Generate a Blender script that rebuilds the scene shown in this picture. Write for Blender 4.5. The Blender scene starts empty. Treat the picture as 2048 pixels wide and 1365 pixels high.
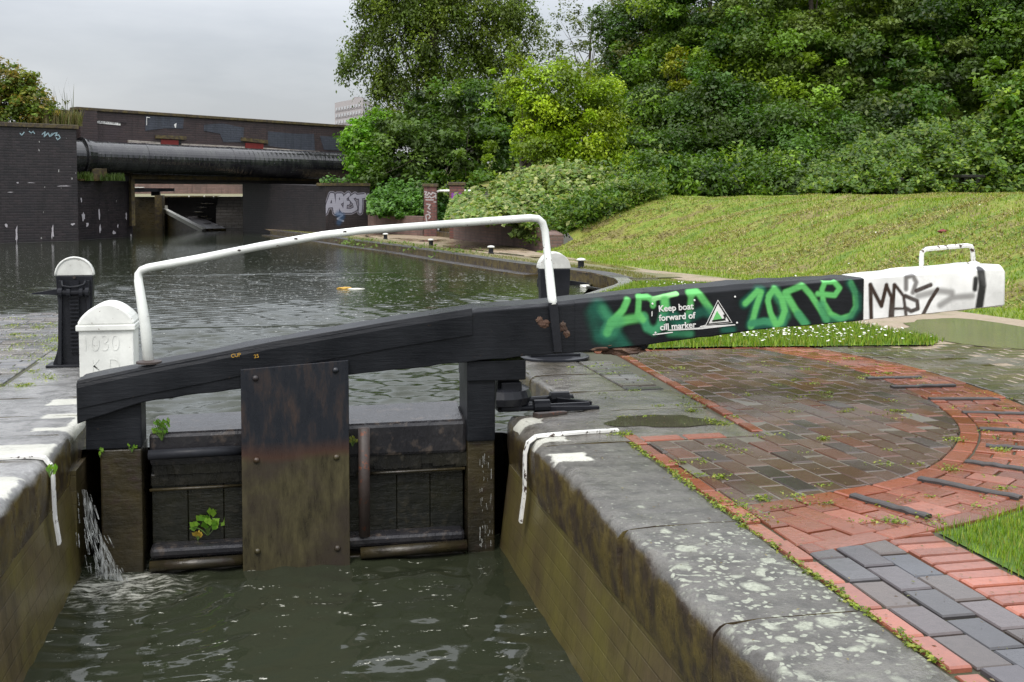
import bpy, bmesh, math, random
import numpy as np
from mathutils import Vector, Matrix
from mathutils.geometry import tessellate_polygon
random.seed(7); rng = np.random.default_rng(7)
sc = bpy.context.scene
COL = sc.collection

# ------------------------------------------------------------------ camera, sky, sun
F = 2300.0; CZ = 1.19; PITCH = math.radians(3.0)
TH = math.atan(457 / F * math.cos(PITCH)); SH = 682.5 - 390 - F * math.tan(PITCH)
cam = bpy.data.cameras.new("camera"); camo = bpy.data.objects.new("camera", cam); COL.objects.link(camo)
camo.location = (0, 0, CZ)
camo.rotation_euler = (math.pi / 2 - PITCH, 0, -TH)
cam.sensor_width = 36; cam.sensor_fit = 'HORIZONTAL'
cam.lens = F / 2048 * 36; cam.shift_y = -SH / 2048
cam.clip_start = 0.05; cam.clip_end = 3000
sc.camera = camo
SUN_EL, SUN_AZ = math.radians(52), math.radians(215)       # azimuth clockwise from +y
w = bpy.data.worlds.new("World"); sc.world = w; w.use_nodes = True
nt = w.node_tree; nt.nodes.clear()
def wn(t, **k):
    n = nt.nodes.new(t)
    for a, b in k.items(): setattr(n, a, b)
    return n
out = wn('ShaderNodeOutputWorld'); b1 = wn('ShaderNodeBackground'); b2 = wn('ShaderNodeBackground'); ad = wn('ShaderNodeAddShader')
sky = wn('ShaderNodeTexSky', sky_type='NISHITA', sun_disc=False, sun_elevation=SUN_EL, sun_rotation=SUN_AZ)
sky.air_density = 1.0; sky.dust_density = 4.0
nt.links.new(sky.outputs[0], b1.inputs[0]); b1.inputs[1].default_value = 0.05
tc = wn('ShaderNodeTexCoord'); sx = wn('ShaderNodeSeparateXYZ'); nt.links.new(tc.outputs['Generated'], sx.inputs[0])
mp = wn('ShaderNodeMapping'); mp.inputs['Scale'].default_value = (1.2, 1.2, 4.5); nt.links.new(tc.outputs['Generated'], mp.inputs[0])
nz = wn('ShaderNodeTexNoise'); nz.inputs['Scale'].default_value = 2.1; nz.inputs['Detail'].default_value = 6; nz.inputs['Roughness'].default_value = 0.55
nt.links.new(mp.outputs[0], nz.inputs['Vector'])
cr = wn('ShaderNodeValToRGB'); cr.color_ramp.elements[0].position = 0.38; cr.color_ramp.elements[1].position = 0.62
cr.color_ramp.elements[0].color = (0.48, 0.49, 0.515, 1); cr.color_ramp.elements[1].color = (0.64, 0.645, 0.66, 1)
nt.links.new(nz.outputs[0], cr.inputs[0])
mr = wn('ShaderNodeMapRange'); mr.inputs[1].default_value = 0.12; mr.inputs[2].default_value = 0.9; mr.inputs[3].default_value = 0.92; mr.inputs[4].default_value = 4.3
nt.links.new(sx.outputs[2], mr.inputs[0])
nt.links.new(cr.outputs[0], b2.inputs[0]); nt.links.new(mr.outputs[0], b2.inputs[1])
nt.links.new(b1.outputs[0], ad.inputs[0]); nt.links.new(b2.outputs[0], ad.inputs[1]); nt.links.new(ad.outputs[0], out.inputs[0])
sl = bpy.data.lights.new("sun", 'SUN'); slo = bpy.data.objects.new("sun", sl); COL.objects.link(slo)
sl.energy = 1.5; sl.angle = math.radians(14); sl.color = (1, 0.96, 0.9)
sd = Vector((math.sin(SUN_AZ) * math.cos(SUN_EL), math.cos(SUN_AZ) * math.cos(SUN_EL), math.sin(SUN_EL)))
slo.rotation_euler = (-sd).to_track_quat('-Z', 'Y').to_euler(); slo.location = (0, 0, 30)
sc.view_settings.view_transform = 'Standard'; sc.view_settings.look = 'None'; sc.view_settings.exposure = 0.0; sc.view_settings.gamma = 1

# ------------------------------------------------------------------ measuring helpers (site survey from the view)
_d = Vector((math.sin(TH) * math.cos(PITCH), math.cos(TH) * math.cos(PITCH), -math.sin(PITCH)))
_r = Vector((math.cos(TH), -math.sin(TH), 0)); _u = _r.cross(_d); EYE = Vector((0, 0, CZ))
def ray(x, y): return _r * ((x - 1024) / F) - _u * ((y - 682.5 + SH) / F) + _d
def gz(x, y, z=0.0):
    v = ray(x, y); return EYE + v * ((z - CZ) / v.z)
def gy(x, y, Y):
    v = ray(x, y); return EYE + v * (Y / v.y)
def W(x, y, Z): return EYE + ray(x, y) * Z
def pv(x, y, P, d):                    # on the vertical plane through P running along d
    n = Vector((d.y, -d.x, 0)); v = ray(x, y); return EYE + v * ((Vector((P.x, P.y, 0)) - Vector((0, 0, 0))).dot(n) / v.dot(n))

# ------------------------------------------------------------------ object helpers
def tag(o, label=None, cat=None, group=None, kind=None):
    if label: o['label'] = label
    if cat: o['category'] = cat
    if group: o['group'] = group
    if kind: o['kind'] = kind
    return o
def empty(name, loc, label, cat, group=None):
    o = bpy.data.objects.new(name, None); COL.objects.link(o); o.location = loc; o.empty_display_size = .1
    return tag(o, label, cat, group)
class MB:
    def __init__(s): s.v = []; s.f = []; s.c = []; s.col = None
    def add(s, vs, fs, col=None):
        b = len(s.v); s.v += [tuple(p) for p in vs]; s.f += [tuple(i + b for i in f) for f in fs]; s.c += [col] * len(fs); return s
    def box(s, x0, x1, y0, y1, z0, z1, col=None):
        vs = [(x0,y0,z0),(x1,y0,z0),(x1,y1,z0),(x0,y1,z0),(x0,y0,z1),(x1,y0,z1),(x1,y1,z1),(x0,y1,z1)]
        return s.add(vs, [(3,2,1,0),(4,5,6,7),(0,1,5,4),(1,2,6,5),(2,3,7,6),(3,0,4,7)], col)
    def hexa(s, b, t, col=None):       # bottom 4 and top 4 corners, counter-clockwise from above
        n = len(b); fs = [tuple(range(n - 1, -1, -1)), tuple(range(n, 2 * n))] + [(i, (i + 1) % n, n + (i + 1) % n, n + i) for i in range(n)]
        return s.add(list(b) + list(t), fs, col)
    def prism_y(s, poly, y0, y1, col=None):   # polygon in x,z (counter-clockwise seen from the camera)
        n = len(poly); vs = [(x, y0, z) for x, z in poly] + [(x, y1, z) for x, z in poly]
        fs = [tuple(range(n)), tuple(range(2 * n - 1, n - 1, -1))] + [(i, n + i, n + (i + 1) % n, (i + 1) % n) for i in range(n)]
        return s.add(vs, fs, col)
    def tube(s, pts, r, seg=12, cap=True, col=None):
        pts = [Vector(p) for p in pts]; n = len(pts); rs = r if isinstance(r, (list, tuple)) else [r] * n
        t = (pts[1] - pts[0]).normalized(); a = t.cross(Vector((0, 0, 1)));
        if a.length < .1: a = t.cross(Vector((1, 0, 0)))
        a.normalize(); vs = []
        for i in range(n):
            t = (pts[min(i + 1, n - 1)] - pts[max(i - 1, 0)]).normalized(); a = (a - t * a.dot(t)).normalized(); bb = t.cross(a)
            for k in range(seg):
                q = 2 * math.pi * k / seg; vs.append(pts[i] + (a * math.cos(q) + bb * math.sin(q)) * rs[i])
        fs = [(i * seg + k, i * seg + (k + 1) % seg, (i + 1) * seg + (k + 1) % seg, (i + 1) * seg + k) for i in range(n - 1) for k in range(seg)]
        if cap: fs += [tuple(range(seg - 1, -1, -1)), tuple(range((n - 1) * seg, n * seg))]
        return s.add(vs, fs, col)
    def lathe(s, c, prof, seg=20, col=None):
        c = Vector(c); vs = [c + Vector((r * math.cos(2*math.pi*k/seg), r * math.sin(2*math.pi*k/seg), z)) for r, z in prof for k in range(seg)]
        n = len(prof); fs = [(i*seg+k, i*seg+(k+1)%seg, (i+1)*seg+(k+1)%seg, (i+1)*seg+k) for i in range(n-1) for k in range(seg)]
        fs += [tuple(range(seg-1,-1,-1)), tuple(range((n-1)*seg, n*seg))]
        return s.add(vs, fs, col)
    def build(s, name, mat, parent=None, smooth=False, bevel=0.0, bseg=2, sub=0):
        me = bpy.data.meshes.new(name); me.from_pydata([tuple(p) for p in s.v], [], s.f)
        bm = bmesh.new(); bm.from_mesh(me); bmesh.ops.recalc_face_normals(bm, faces=bm.faces); bm.to_mesh(me); bm.free()
        uvl = me.uv_layers.new(name="UVMap"); V = me.vertices
        for p in me.polygons:
            n = p.normal
            if abs(n.z) > .75:
                for li in p.loop_indices: q = V[me.loops[li].vertex_index].co; uvl.data[li].uv = (q.x, q.y)
            else:
                t = Vector((-n.y, n.x, 0)).normalized()
                for li in p.loop_indices: q = V[me.loops[li].vertex_index].co; uvl.data[li].uv = (q.x * t.x + q.y * t.y, q.z)
        if any(c is not None for c in s.c):
            ca = me.color_attributes.new("col", 'FLOAT_COLOR', 'CORNER')
            for p, c in zip(me.polygons, s.c):
                c = c or (.5, .5, .5)
                for li in p.loop_indices: ca.data[li].color = (*c[:3], 1)
        return link(name, me, mat, parent, smooth, bevel, bseg, sub)
def link(name, me, mat, parent=None, smooth=False, bevel=0, bseg=2, sub=0):
    o = bpy.data.objects.new(name, me); COL.objects.link(o)
    if mat: me.materials.append(mat)
    if smooth: me.polygons.foreach_set('use_smooth', [True] * len(me.polygons))
    if bevel:
        m = o.modifiers.new('bevel', 'BEVEL'); m.width = bevel; m.segments = bseg; m.limit_method = 'ANGLE'; m.angle_limit = math.radians(35)
    if sub: m = o.modifiers.new('sub', 'SUBSURF'); m.levels = m.render_levels = sub
    if parent: o.parent = parent; o.matrix_parent_inverse = Matrix.Translation(-Vector(parent.location))
    return o
def struct(o): o['kind'] = 'structure'; return o
def npmesh(name, V, Fq, mat, col=None, parent=None, smooth=False):
    me = bpy.data.meshes.new(name); n = len(V); m = len(Fq); k = Fq.shape[1]
    me.vertices.add(n); me.vertices.foreach_set('co', np.asarray(V, np.float32).ravel())
    me.loops.add(m * k); me.loops.foreach_set('vertex_index', np.asarray(Fq, np.int32).ravel())
    me.polygons.add(m); me.polygons.foreach_set('loop_start', np.arange(0, m * k, k, dtype=np.int32)); me.polygons.foreach_set('loop_total', np.full(m, k, np.int32))
    me.update(calc_edges=True)
    if col is not None:
        ca = me.color_attributes.new("col", 'FLOAT_COLOR', 'POINT'); c4 = np.ones((n, 4), np.float32); c4[:, :col.shape[1]] = col
        ca.data.foreach_set('color', c4.ravel())
    return link(name, me, mat, parent, smooth)

# ------------------------------------------------------------------ material helpers
def newmat(name):
    m = bpy.data.materials.new(name); m.use_nodes = True; t = m.node_tree
    return m, t, t.nodes['Principled BSDF']
def nd(t, ty, ins=None, **k):
    n = t.nodes.new(ty)
    for a, b in k.items(): setattr(n, a, b)
    for a, b in (ins or {}).items():
        s = n.inputs[a]
        if hasattr(b, 'is_output') or isinstance(b, bpy.types.NodeSocket): t.links.new(b, s)
        else: s.default_value = b
    return n
def ramp(t, fac, stops):
    n = nd(t, 'ShaderNodeValToRGB', {0: fac}); e = n.color_ramp.elements
    while len(e) < len(stops): e.new(.5)
    for el, (p, c) in zip(e, stops): el.position = p; el.color = (c, c, c, 1) if isinstance(c, (int, float)) else (*c, 1)
    return n.outputs[0]
def mix(t, fac, a, b, mode='MIX'):
    n = nd(t, 'ShaderNodeMix', data_type='RGBA', blend_type=mode)
    for i, v in ((0, fac), (6, a), (7, b)):
        if isinstance(v, bpy.types.NodeSocket): t.links.new(v, n.inputs[i])
        else: n.inputs[i].default_value = v if i == 0 else (*v[:3], 1)
    return n.outputs[2]
def math_(t, op, a, b=0.0):
    n = nd(t, 'ShaderNodeMath', {0: a, 1: b}, operation=op); return n.outputs[0]
def pos(t, scale=(1, 1, 1)):
    g = nd(t, 'ShaderNodeTexCoord'); return nd(t, 'ShaderNodeMapping', {0: g.outputs['Object'], 'Scale': scale}).outputs[0]
def noise(t, vec, s, d=4, r=.55): return nd(t, 'ShaderNodeTexNoise', {'Vector': vec, 'Scale': s, 'Detail': d, 'Roughness': r}).outputs[0]
def bump(t, h, st, dist, n=None):
    b = nd(t, 'ShaderNodeBump', {'Height': h, 'Strength': st, 'Distance': dist})
    if n is not None: t.links.new(n, b.inputs['Normal'])
    return b.outputs[0]
def fin(t, b, col, rough, nrm=None, spec=.5, metal=0):
    for k, v in (('Base Color', col), ('Roughness', rough), ('Normal', nrm)):
        if v is None: continue
        if isinstance(v, bpy.types.NodeSocket): t.links.new(v, b.inputs[k])
        else: b.inputs[k].default_value = (*v, 1) if k == 'Base Color' else v
    b.inputs['Specular IOR Level'].default_value = spec; b.inputs['Metallic'].default_value = metal

def m_paint(name, base, wear, wf=.62, rough=.3, grain=(3, 30, 30), attr=False, chip=None, bs=.3):
    m, t, b = newmat(name); p = pos(t); pg = pos(t, grain)
    n1 = noise(t, p, 2.2, 5); n2 = noise(t, pg, 1.5, 6, .7); n3 = noise(t, p, 23, 4, .7)
    c = mix(t, ramp(t, n1, [(.35, 0), (.7, 1)]), base, tuple(x * 1.7 + .006 for x in base))
    if attr:
        a = nd(t, 'ShaderNodeVertexColor', layer_name='col'); c = mix(t, a.outputs['Alpha'], c, a.outputs['Color'])
    wm = ramp(t, n3, [(wf, 0), (wf + .03, 1)]); c = mix(t, wm, c, wear)
    rg = ramp(t, n1, [(.3, rough * .55), (.7, rough * 1.5)]); c = mix(t, ramp(t, noise(t, p, 5, 5, .7), [(.5, 0), (.75, .35)]), c, tuple(x * .45 for x in base))
    h = math_(t, 'ADD', n2, math_(t, 'MULTIPLY', n3, .4))
    fin(t, b, c, rg, bump(t, h, bs, .006), .16 if base[0] < .02 else .5); return m
M = {}
M['black_wood'] = m_paint('black tarred wood', (.007, .008, .010), (.05, .035, .025), .69, .32, attr=False, bs=.55)
M['black_wood_g'] = m_paint('black tarred wood sprayed', (.007, .008, .010), (.03, .025, .02), .74, .32, attr=True, bs=.45)
M['white'] = m_paint('white paint chipped', (.50, .51, .48), (.12, .06, .035), .665, .35, grain=(6, 6, 6), bs=.12)
M['white_g'] = m_paint('white paint sprayed', (.60, .61, .60), (.07, .05, .045), .70, .35, grain=(3, 20, 20), attr=True, bs=.2)
M['iron'] = m_paint('black iron', (.012, .013, .016), (.05, .03, .02), .7, .28, grain=(8, 8, 8), bs=.35)
M['rust'] = m_paint('rusty iron', (.028, .02, .017), (.12, .035, .013), .6, .5, grain=(8, 8, 8), bs=.5)
M['wpipe'] = m_paint('white rail paint', (.56, .58, .55), (.10, .045, .03), .675, .3, grain=(6, 6, 6), bs=.1)
M['wchip'] = m_paint('white rail paint flaking', (.60, .60, .57), (.04, .02, .015), .57, .35, grain=(6, 6, 6), bs=.15)

def m_plate():
    m, t, b = newmat('steel plate slimed below the water line'); p = pos(t); g = nd(t, 'ShaderNodeNewGeometry')
    z = nd(t, 'ShaderNodeSeparateXYZ', {0: g.outputs['Position']}).outputs[2]
    n = noise(t, p, 3, 6, .65); n2 = noise(t, pos(t, (8, 8, 2)), 3, 6, .7); n3 = noise(t, p, 40, 3)
    zz = math_(t, 'ADD', z, math_(t, 'MULTIPLY', n, .08))
    up = mix(t, ramp(t, n2, [(.5, 0), (.72, 1)]), (.010, .012, .017), (.034, .021, .016))
    lo = mix(t, ramp(t, n2, [(.35, 0), (.65, 1)]), (.024, .020, .010), (.070, .060, .026))
    r = mix(t, ramp(t, n, [(.4, 0), (.62, 1)]), lo, (.034, .026, .018))
    mr = nd(t, 'ShaderNodeMapRange', {0: zz, 1: -.13, 2: -.09, 3: 1, 4: 0}).outputs[0]
    mr2 = nd(t, 'ShaderNodeMapRange', {0: zz, 1: -.10, 2: -.02, 3: 1, 4: 0}).outputs[0]
    c = mix(t, mr2, up, (.05, .024, .015)); c = mix(t, mr, c, r)
    fin(t, b, c, ramp(t, n2, [(.3, .2), (.7, .5)]), bump(t, math_(t, 'ADD', n2, math_(t, 'MULTIPLY', n3, .3)), .35, .004)); return m
M['plate'] = m_plate()
def m_wetwood(name, a, bcol, c3, rough=.25, zs=1.0, grain=(3, 3, 14)):
    m, t, b = newmat(name); p = pos(t); n = noise(t, p, 2.5, 6, .65); n2 = noise(t, pos(t, grain), 2, 6, .7); n3 = noise(t, p, 18, 4)
    c = mix(t, ramp(t, n, [(.38, 0), (.62, 1)]), a, bcol); c = mix(t, ramp(t, n3, [(.56, 0), (.72, 1)]), c, c3)
    fin(t, b, c, ramp(t, n2, [(.3, rough * .6), (.7, rough * 2)]), bump(t, math_(t, 'ADD', n2, n3), .6, .008)); return m
M['slimewood'] = m_wetwood('wet slimy timber', (.014, .012, .007), (.042, .033, .014), (.03, .02, .015))
M['planks'] = m_wetwood('black slimed planks', (.006, .007, .005), (.016, .016, .008), (.022, .02, .012))
M['darkwood'] = m_wetwood('dark soaked timber', (.008, .008, .008), (.02, .019, .013), (.04, .036, .028), .2, grain=(14, 3, 3))
M['railwood'] = m_wetwood('weathered wet gate rail', (.014, .014, .017), (.03, .029, .031), (.075, .06, .05), .16, grain=(14, 5, 3))
M['rotten'] = m_wetwood('rotten broken timber', (.03, .018, .012), (.10, .05, .03), (.16, .10, .06), .6)

def m_brick(name, c1, c2, mortar, stain, bw=.225, rh=.075, rough=.55, moss=None, ms=.01, sf=.5, attr=False, white=0.0):
    m, t, b = newmat(name); uv = nd(t, 'ShaderNodeTexCoord').outputs['UV']; p = pos(t)
    br = nd(t, 'ShaderNodeTexBrick', {'Vector': uv, 'Color1': (*c1, 1), 'Color2': (*c2, 1), 'Mortar': (*mortar, 1), 'Scale': 1, 'Mortar Size': ms, 'Mortar Smooth': .3, 'Bias': 0, 'Brick Width': bw, 'Row Height': rh}, offset=.5)
    n = noise(t, p, 1.1, 6, .6); n2 = noise(t, p, 14, 5, .65); ns = noise(t, pos(t, (5, 5, .7)), 1.3, 5, .6)
    c = mix(t, ramp(t, n, [(sf, 0), (sf + .22, 1)]), br.outputs[0], stain)
    c = mix(t, .5, c, mix(t, n2, (.3, .3, .3), (1.6, 1.6, 1.6)), 'MULTIPLY')
    c = mix(t, ramp(t, ns, [(.5, 0), (.75, .7)]), c, tuple(x * .35 for x in stain))
    if moss: c = mix(t, ramp(t, noise(t, p, 2.1, 6, .65), [(.38, 0), (.72, 1)]), c, moss); c = mix(t, .6, c, mix(t, noise(t, pos(t, (20, 20, 1.2)), 2, 5, .7), (.3, .3, .3), (1.7, 1.7, 1.7)), 'MULTIPLY')
    if attr:
        a = nd(t, 'ShaderNodeVertexColor', layer_name='col'); c = mix(t, a.outputs['Alpha'], c, a.outputs['Color'])
    if white: c = mix(t, ramp(t, noise(t, pos(t, (6, 6, 2.2)), 1.7, 3, .5), [(white, 0), (white + .015, 1)]), c, (.45, .45, .43))
    h = math_(t, 'SUBTRACT', math_(t, 'MULTIPLY', n2, .5), br.outputs['Fac'])
    fin(t, b, c, rough, bump(t, h, .5, .01)); return m
M['bluebrick'] = m_brick('sooty blue brick', (.014, .012, .014), (.027, .021, .023), (.016, .014, .014), (.013, .012, .015), rough=.5, white=0)
M['bluebrick_w'] = m_brick('sooty blue brick peeling whitewash', (.016, .013, .016), (.032, .024, .027), (.016, .014, .014), (.013, .012, .015), rough=.45, white=.715)
M['bridgebrick'] = m_brick('dark purple bridge brick', (.034, .022, .024), (.052, .032, .032), (.03, .024, .024), (.035, .024, .028), rough=.6)
M['greybrick'] = m_brick('grey painted brick', (.045, .052, .07), (.055, .062, .082), (.035, .04, .055), (.04, .046, .062), rough=.5)
M['redbrick'] = m_brick('red brick', (.14, .055, .045), (.19, .075, .06), (.08, .06, .055), (.07, .035, .035), rough=.6, attr=True)
M['brownbrick'] = m_brick('brown retaining brick', (.15, .085, .07), (.20, .12, .10), (.11, .09, .08), (.10, .07, .06), rough=.65, sf=.45)
M['artbrick'] = m_brick('dark brick with painted letters', (.03, .024, .026), (.045, .034, .036), (.022, .02, .02), (.016, .014, .017), rough=.5, attr=True)
M['palebrick'] = m_brick('pale wet brick slope', (.36, .33, .30), (.46, .42, .38), (.16, .14, .12), (.26, .23, .19), rough=.3, rh=.12, bw=.5)
M['wall_r'] = m_brick('algae covered lock brick', (.085, .064, .034), (.10, .076, .038), (.07, .052, .026), (.045, .034, .018), rough=.34, moss=(.125, .110, .028), sf=.52, ms=.004)

def m_stone(name, base, dark, lichen=.6, rough=.3, moss=.63, paint=()):
    m, t, b = newmat(name); p = pos(t); g = nd(t, 'ShaderNodeNewGeometry')
    nzz = nd(t, 'ShaderNodeSeparateXYZ', {0: g.outputs['Normal']}).outputs[2]
    n = noise(t, p, 1.6, 6, .6); n2 = noise(t, p, 60, 4, .7); n3 = noise(t, p, 9, 5, .6)
    wv_ = nd(t, 'ShaderNodeVectorMath', {0: nd(t, 'ShaderNodeTexNoise', {'Vector': p, 'Scale': 9, 'Detail': 4}).outputs[1], 'Scale': .11}, operation='SCALE').outputs[0]; ws = nd(t, 'ShaderNodeVectorMath', {0: p, 1: wv_}, operation='ADD').outputs[0]
    vA = nd(t, 'ShaderNodeTexVoronoi', {'Vector': ws, 'Scale': 13, 'Randomness': 1}, feature='F1'); vB = nd(t, 'ShaderNodeTexVoronoi', {'Vector': ws, 'Scale': 42}, feature='F1')
    c = mix(t, ramp(t, n, [(.36, 0), (.64, 1)]), base, dark)
    gr_ = noise(t, p, 190, 3, .8); c = mix(t, .8, c, mix(t, n2, (.35, .35, .35), (1.65, 1.65, 1.65)), 'MULTIPLY'); c = mix(t, .55, c, mix(t, gr_, (.1, .1, .1), (1.9, 1.9, 1.9)), 'MULTIPLY'); c = mix(t, ramp(t, n3, [(.45, 0), (.62, .6)]), c, tuple(x * .45 for x in dark))
    if lichen:
        rA = nd(t, 'ShaderNodeSeparateXYZ', {0: vA.outputs['Color']}).outputs[0]; rB = nd(t, 'ShaderNodeSeparateXYZ', {0: vB.outputs['Color']}).outputs[0]
        yy = nd(t, 'ShaderNodeMapRange', {0: nd(t, 'ShaderNodeSeparateXYZ', {0: g.outputs['Position']}).outputs[1], 1: 3.7, 2: 4.1, 3: .62, 4: .30}).outputs[0]
        lA = nd(t, 'ShaderNodeMapRange', {0: math_(t, 'SUBTRACT', math_(t, 'MULTIPLY', rA, math_(t, 'MULTIPLY', yy, 1.05)), math_(t, 'ADD', vA.outputs['Distance'], math_(t, 'MULTIPLY', n2, .26))), 1: -.09, 2: .10}).outputs[0]
        lB = nd(t, 'ShaderNodeMapRange', {0: math_(t, 'SUBTRACT', math_(t, 'MULTIPLY', rB, math_(t, 'MULTIPLY', yy, 1.15)), math_(t, 'ADD', vB.outputs['Distance'], math_(t, 'MULTIPLY', n2, .3))), 1: -.10, 2: .08}).outputs[0]
        lm = math_(t, 'MULTIPLY', math_(t, 'MAXIMUM', lA, lB), ramp(t, math_(t, 'ADD', n, math_(t, 'MULTIPLY', n3, .35)), [(lichen + .0, .0), (lichen + .12, 1)]))
        lm = math_(t, 'MULTIPLY', lm, nd(t, 'ShaderNodeMapRange', {0: nzz, 1: .6, 2: .95}).outputs[0])
        lm2 = math_(t, 'MULTIPLY', lm, ramp(t, n2, [(.3, .35), (.55, .95)]))
        c = mix(t, lm2, c, mix(t, n3, (.20, .22, .16), (.42, .44, .36)))
    if paint:
        dmin = None
        for (px_, py_, hx_, hy_) in paint:
            v = nd(t, 'ShaderNodeVectorMath', {0: nd(t, 'ShaderNodeVectorMath', {0: p, 1: (px_, py_, 0)}, operation='SUBTRACT').outputs[0]}, operation='ABSOLUTE').outputs[0]
            sp_ = nd(t, 'ShaderNodeSeparateXYZ', {0: v}); d_ = math_(t, 'MAXIMUM', math_(t, 'SUBTRACT', sp_.outputs[0], hx_), math_(t, 'SUBTRACT', sp_.outputs[1], hy_)); dmin = d_ if dmin is None else math_(t, 'MINIMUM', dmin, d_)
        e = math_(t, 'ADD', dmin, math_(t, 'MULTIPLY', math_(t, 'SUBTRACT', n3, .5), .09)); zz_ = nd(t, 'ShaderNodeSeparateXYZ', {0: g.outputs['Position']}).outputs[2]
        pm = math_(t, 'MULTIPLY', ramp(t, math_(t, 'ADD', e, .5), [(.49, 1), (.505, 0)]), math_(t, 'GREATER_THAN', zz_, -.055)); pm = math_(t, 'MULTIPLY', pm, ramp(t, math_(t, 'ADD', n2, math_(t, 'MULTIPLY', n3, .6)), [(.56, .35), (.70, 1)]))
        pc = pm
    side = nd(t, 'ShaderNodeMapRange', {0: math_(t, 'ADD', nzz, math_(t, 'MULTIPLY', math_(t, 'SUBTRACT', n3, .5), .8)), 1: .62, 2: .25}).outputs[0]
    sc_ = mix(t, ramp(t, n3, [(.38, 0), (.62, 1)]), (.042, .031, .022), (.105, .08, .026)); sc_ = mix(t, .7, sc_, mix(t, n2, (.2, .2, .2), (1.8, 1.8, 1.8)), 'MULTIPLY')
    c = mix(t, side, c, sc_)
    if paint: c = mix(t, pc, c, (.50, .50, .44))
    rg = ramp(t, n, [(.3, rough * .45), (.5, rough), (.7, rough * 1.7)])
    fin(t, b, c, rg, bump(t, math_(t, 'ADD', math_(t, 'MULTIPLY', n2, .6), n3), .55, .014)); return m
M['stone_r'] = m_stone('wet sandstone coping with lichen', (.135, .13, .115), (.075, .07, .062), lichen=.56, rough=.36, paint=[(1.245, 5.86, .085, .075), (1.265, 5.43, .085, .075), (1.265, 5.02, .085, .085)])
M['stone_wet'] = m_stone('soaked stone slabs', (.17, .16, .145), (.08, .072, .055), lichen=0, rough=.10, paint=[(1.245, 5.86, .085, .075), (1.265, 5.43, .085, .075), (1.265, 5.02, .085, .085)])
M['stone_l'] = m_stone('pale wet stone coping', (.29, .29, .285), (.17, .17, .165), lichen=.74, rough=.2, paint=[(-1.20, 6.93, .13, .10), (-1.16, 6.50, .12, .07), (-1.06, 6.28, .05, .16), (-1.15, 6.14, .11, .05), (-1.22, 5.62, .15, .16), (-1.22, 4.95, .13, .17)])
M['stone_d'] = m_stone('dark edging stone', (.07, .066, .07), (.045, .042, .045), lichen=0, rough=.35)
M['concrete'] = m_stone('tan concrete', (.30, .24, .165), (.17, .135, .09), lichen=0, rough=.7)
M['caps'] = m_stone('weathered cap stone', (.11, .10, .08), (.06, .05, .04), lichen=0, rough=.6)

def m_vc(name, rough=.35, v=.35, bs=.4, spec=.5):
    m, t, b = newmat(name); p = pos(t); a = nd(t, 'ShaderNodeVertexColor', layer_name='col').outputs[0]
    n = noise(t, p, 35, 5, .7); n2 = noise(t, p, 1.3, 4)
    c = mix(t, v * 2, a, mix(t, n, (.45, .45, .45), (1.5, 1.5, 1.5)), 'MULTIPLY')
    c = mix(t, ramp(t, n2, [(.45, 0), (.65, .45)]), c, mix(t, .5, c, (.03, .026, .018)))
    fin(t, b, c, ramp(t, n2, [(.35, rough * .3), (.5, rough), (.65, rough * 2.4)]), bump(t, n, bs, .006), spec); return m
M['paver'] = m_vc('wet clay pavers', .15, bs=.16)
def m_plain(name, c, rough=.6, s=12, v=.4, spec=.4):
    m, t, b = newmat(name); n = noise(t, pos(t), s, 5, .65)
    fin(t, b, mix(t, n, tuple(x * (1 - v) for x in c), tuple(x * (1 + v) for x in c)), rough, bump(t, n, .3, .01), spec); return m
M['rib'] = m_plain('dark engineering brick', (.042, .036, .034), .5, 30, .5)
M['joint'] = m_plain('mossy joint soil', (.045, .045, .022), .7)
M['soil'] = m_plain('dark leaf litter soil', (.03, .028, .015), .9, 3)
M['textwhite'] = m_plain('sign lettering white', (.68, .68, .66), .4)
M['textblack'] = m_plain('sign black', (.012, .012, .013), .3)
M['yellowpaint'] = m_plain('yellow paint remains', (.45, .26, .03), .5)
M['reddoor'] = m_plain('red boards', (.16, .018, .016), .6)
M['orange'] = m_plain('orange plastic', (.6, .16, .03), .4)
M['greenpl'] = m_plain('green plastic', (.03, .4, .08), .4)
M['foam'] = m_plain('foam', (.62, .62, .56), .5)
M['fleck'] = m_plain('dull foam and painted sparkles', (.52, .53, .51), .3)
M['joint_sheen'] = m_plain('joints with painted sheen', (.11, .10, .075), .4)  # wet shine of the joints put into a paler base colour
M['joint_sheen'].name = 'joints with painted sheen'
M['paintpatch'] = m_plain('worn white floor paint', (.52, .52, .46), .35, 30, .3)
M['tower'] = m_plain('pale tower concrete', (.40, .375, .37), .8, .5, .1)
M['towerw'] = m_plain('tower windows', (.48, .49, .50), .3, .5, .2)
M['towerb'] = m_plain('tower bands', (.28, .26, .26), .8, .5, .1)
def m_bark(name='ridged bark', a=(.05, .038, .028), b_=(.11, .09, .07)):
    m, t, b = newmat(name); n = noise(t, pos(t, (6, 6, 1.2)), 4, 6, .7)
    fin(t, b, mix(t, n, a, b_), .8, bump(t, n, .8, .03)); return m
M['bark'] = m_bark()
def m_leaf(name, tr=.35, rough=.45, spec=.35):
    m, t, b = newmat(name); a = nd(t, 'ShaderNodeVertexColor', layer_name='col').outputs[0]
    fin(t, b, a, rough, None, spec)
    tl = nd(t, 'ShaderNodeBsdfTranslucent'); t.links.new(mix(t, 1, a, (1.25, 1.3, .7), 'MULTIPLY'), tl.inputs[0])
    mx = nd(t, 'ShaderNodeMixShader', {0: tr}); t.links.new(b.outputs[0], mx.inputs[1]); t.links.new(tl.outputs[0], mx.inputs[2])
    t.links.new(mx.outputs[0], t.nodes['Material Output'].inputs[0]); return m
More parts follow.
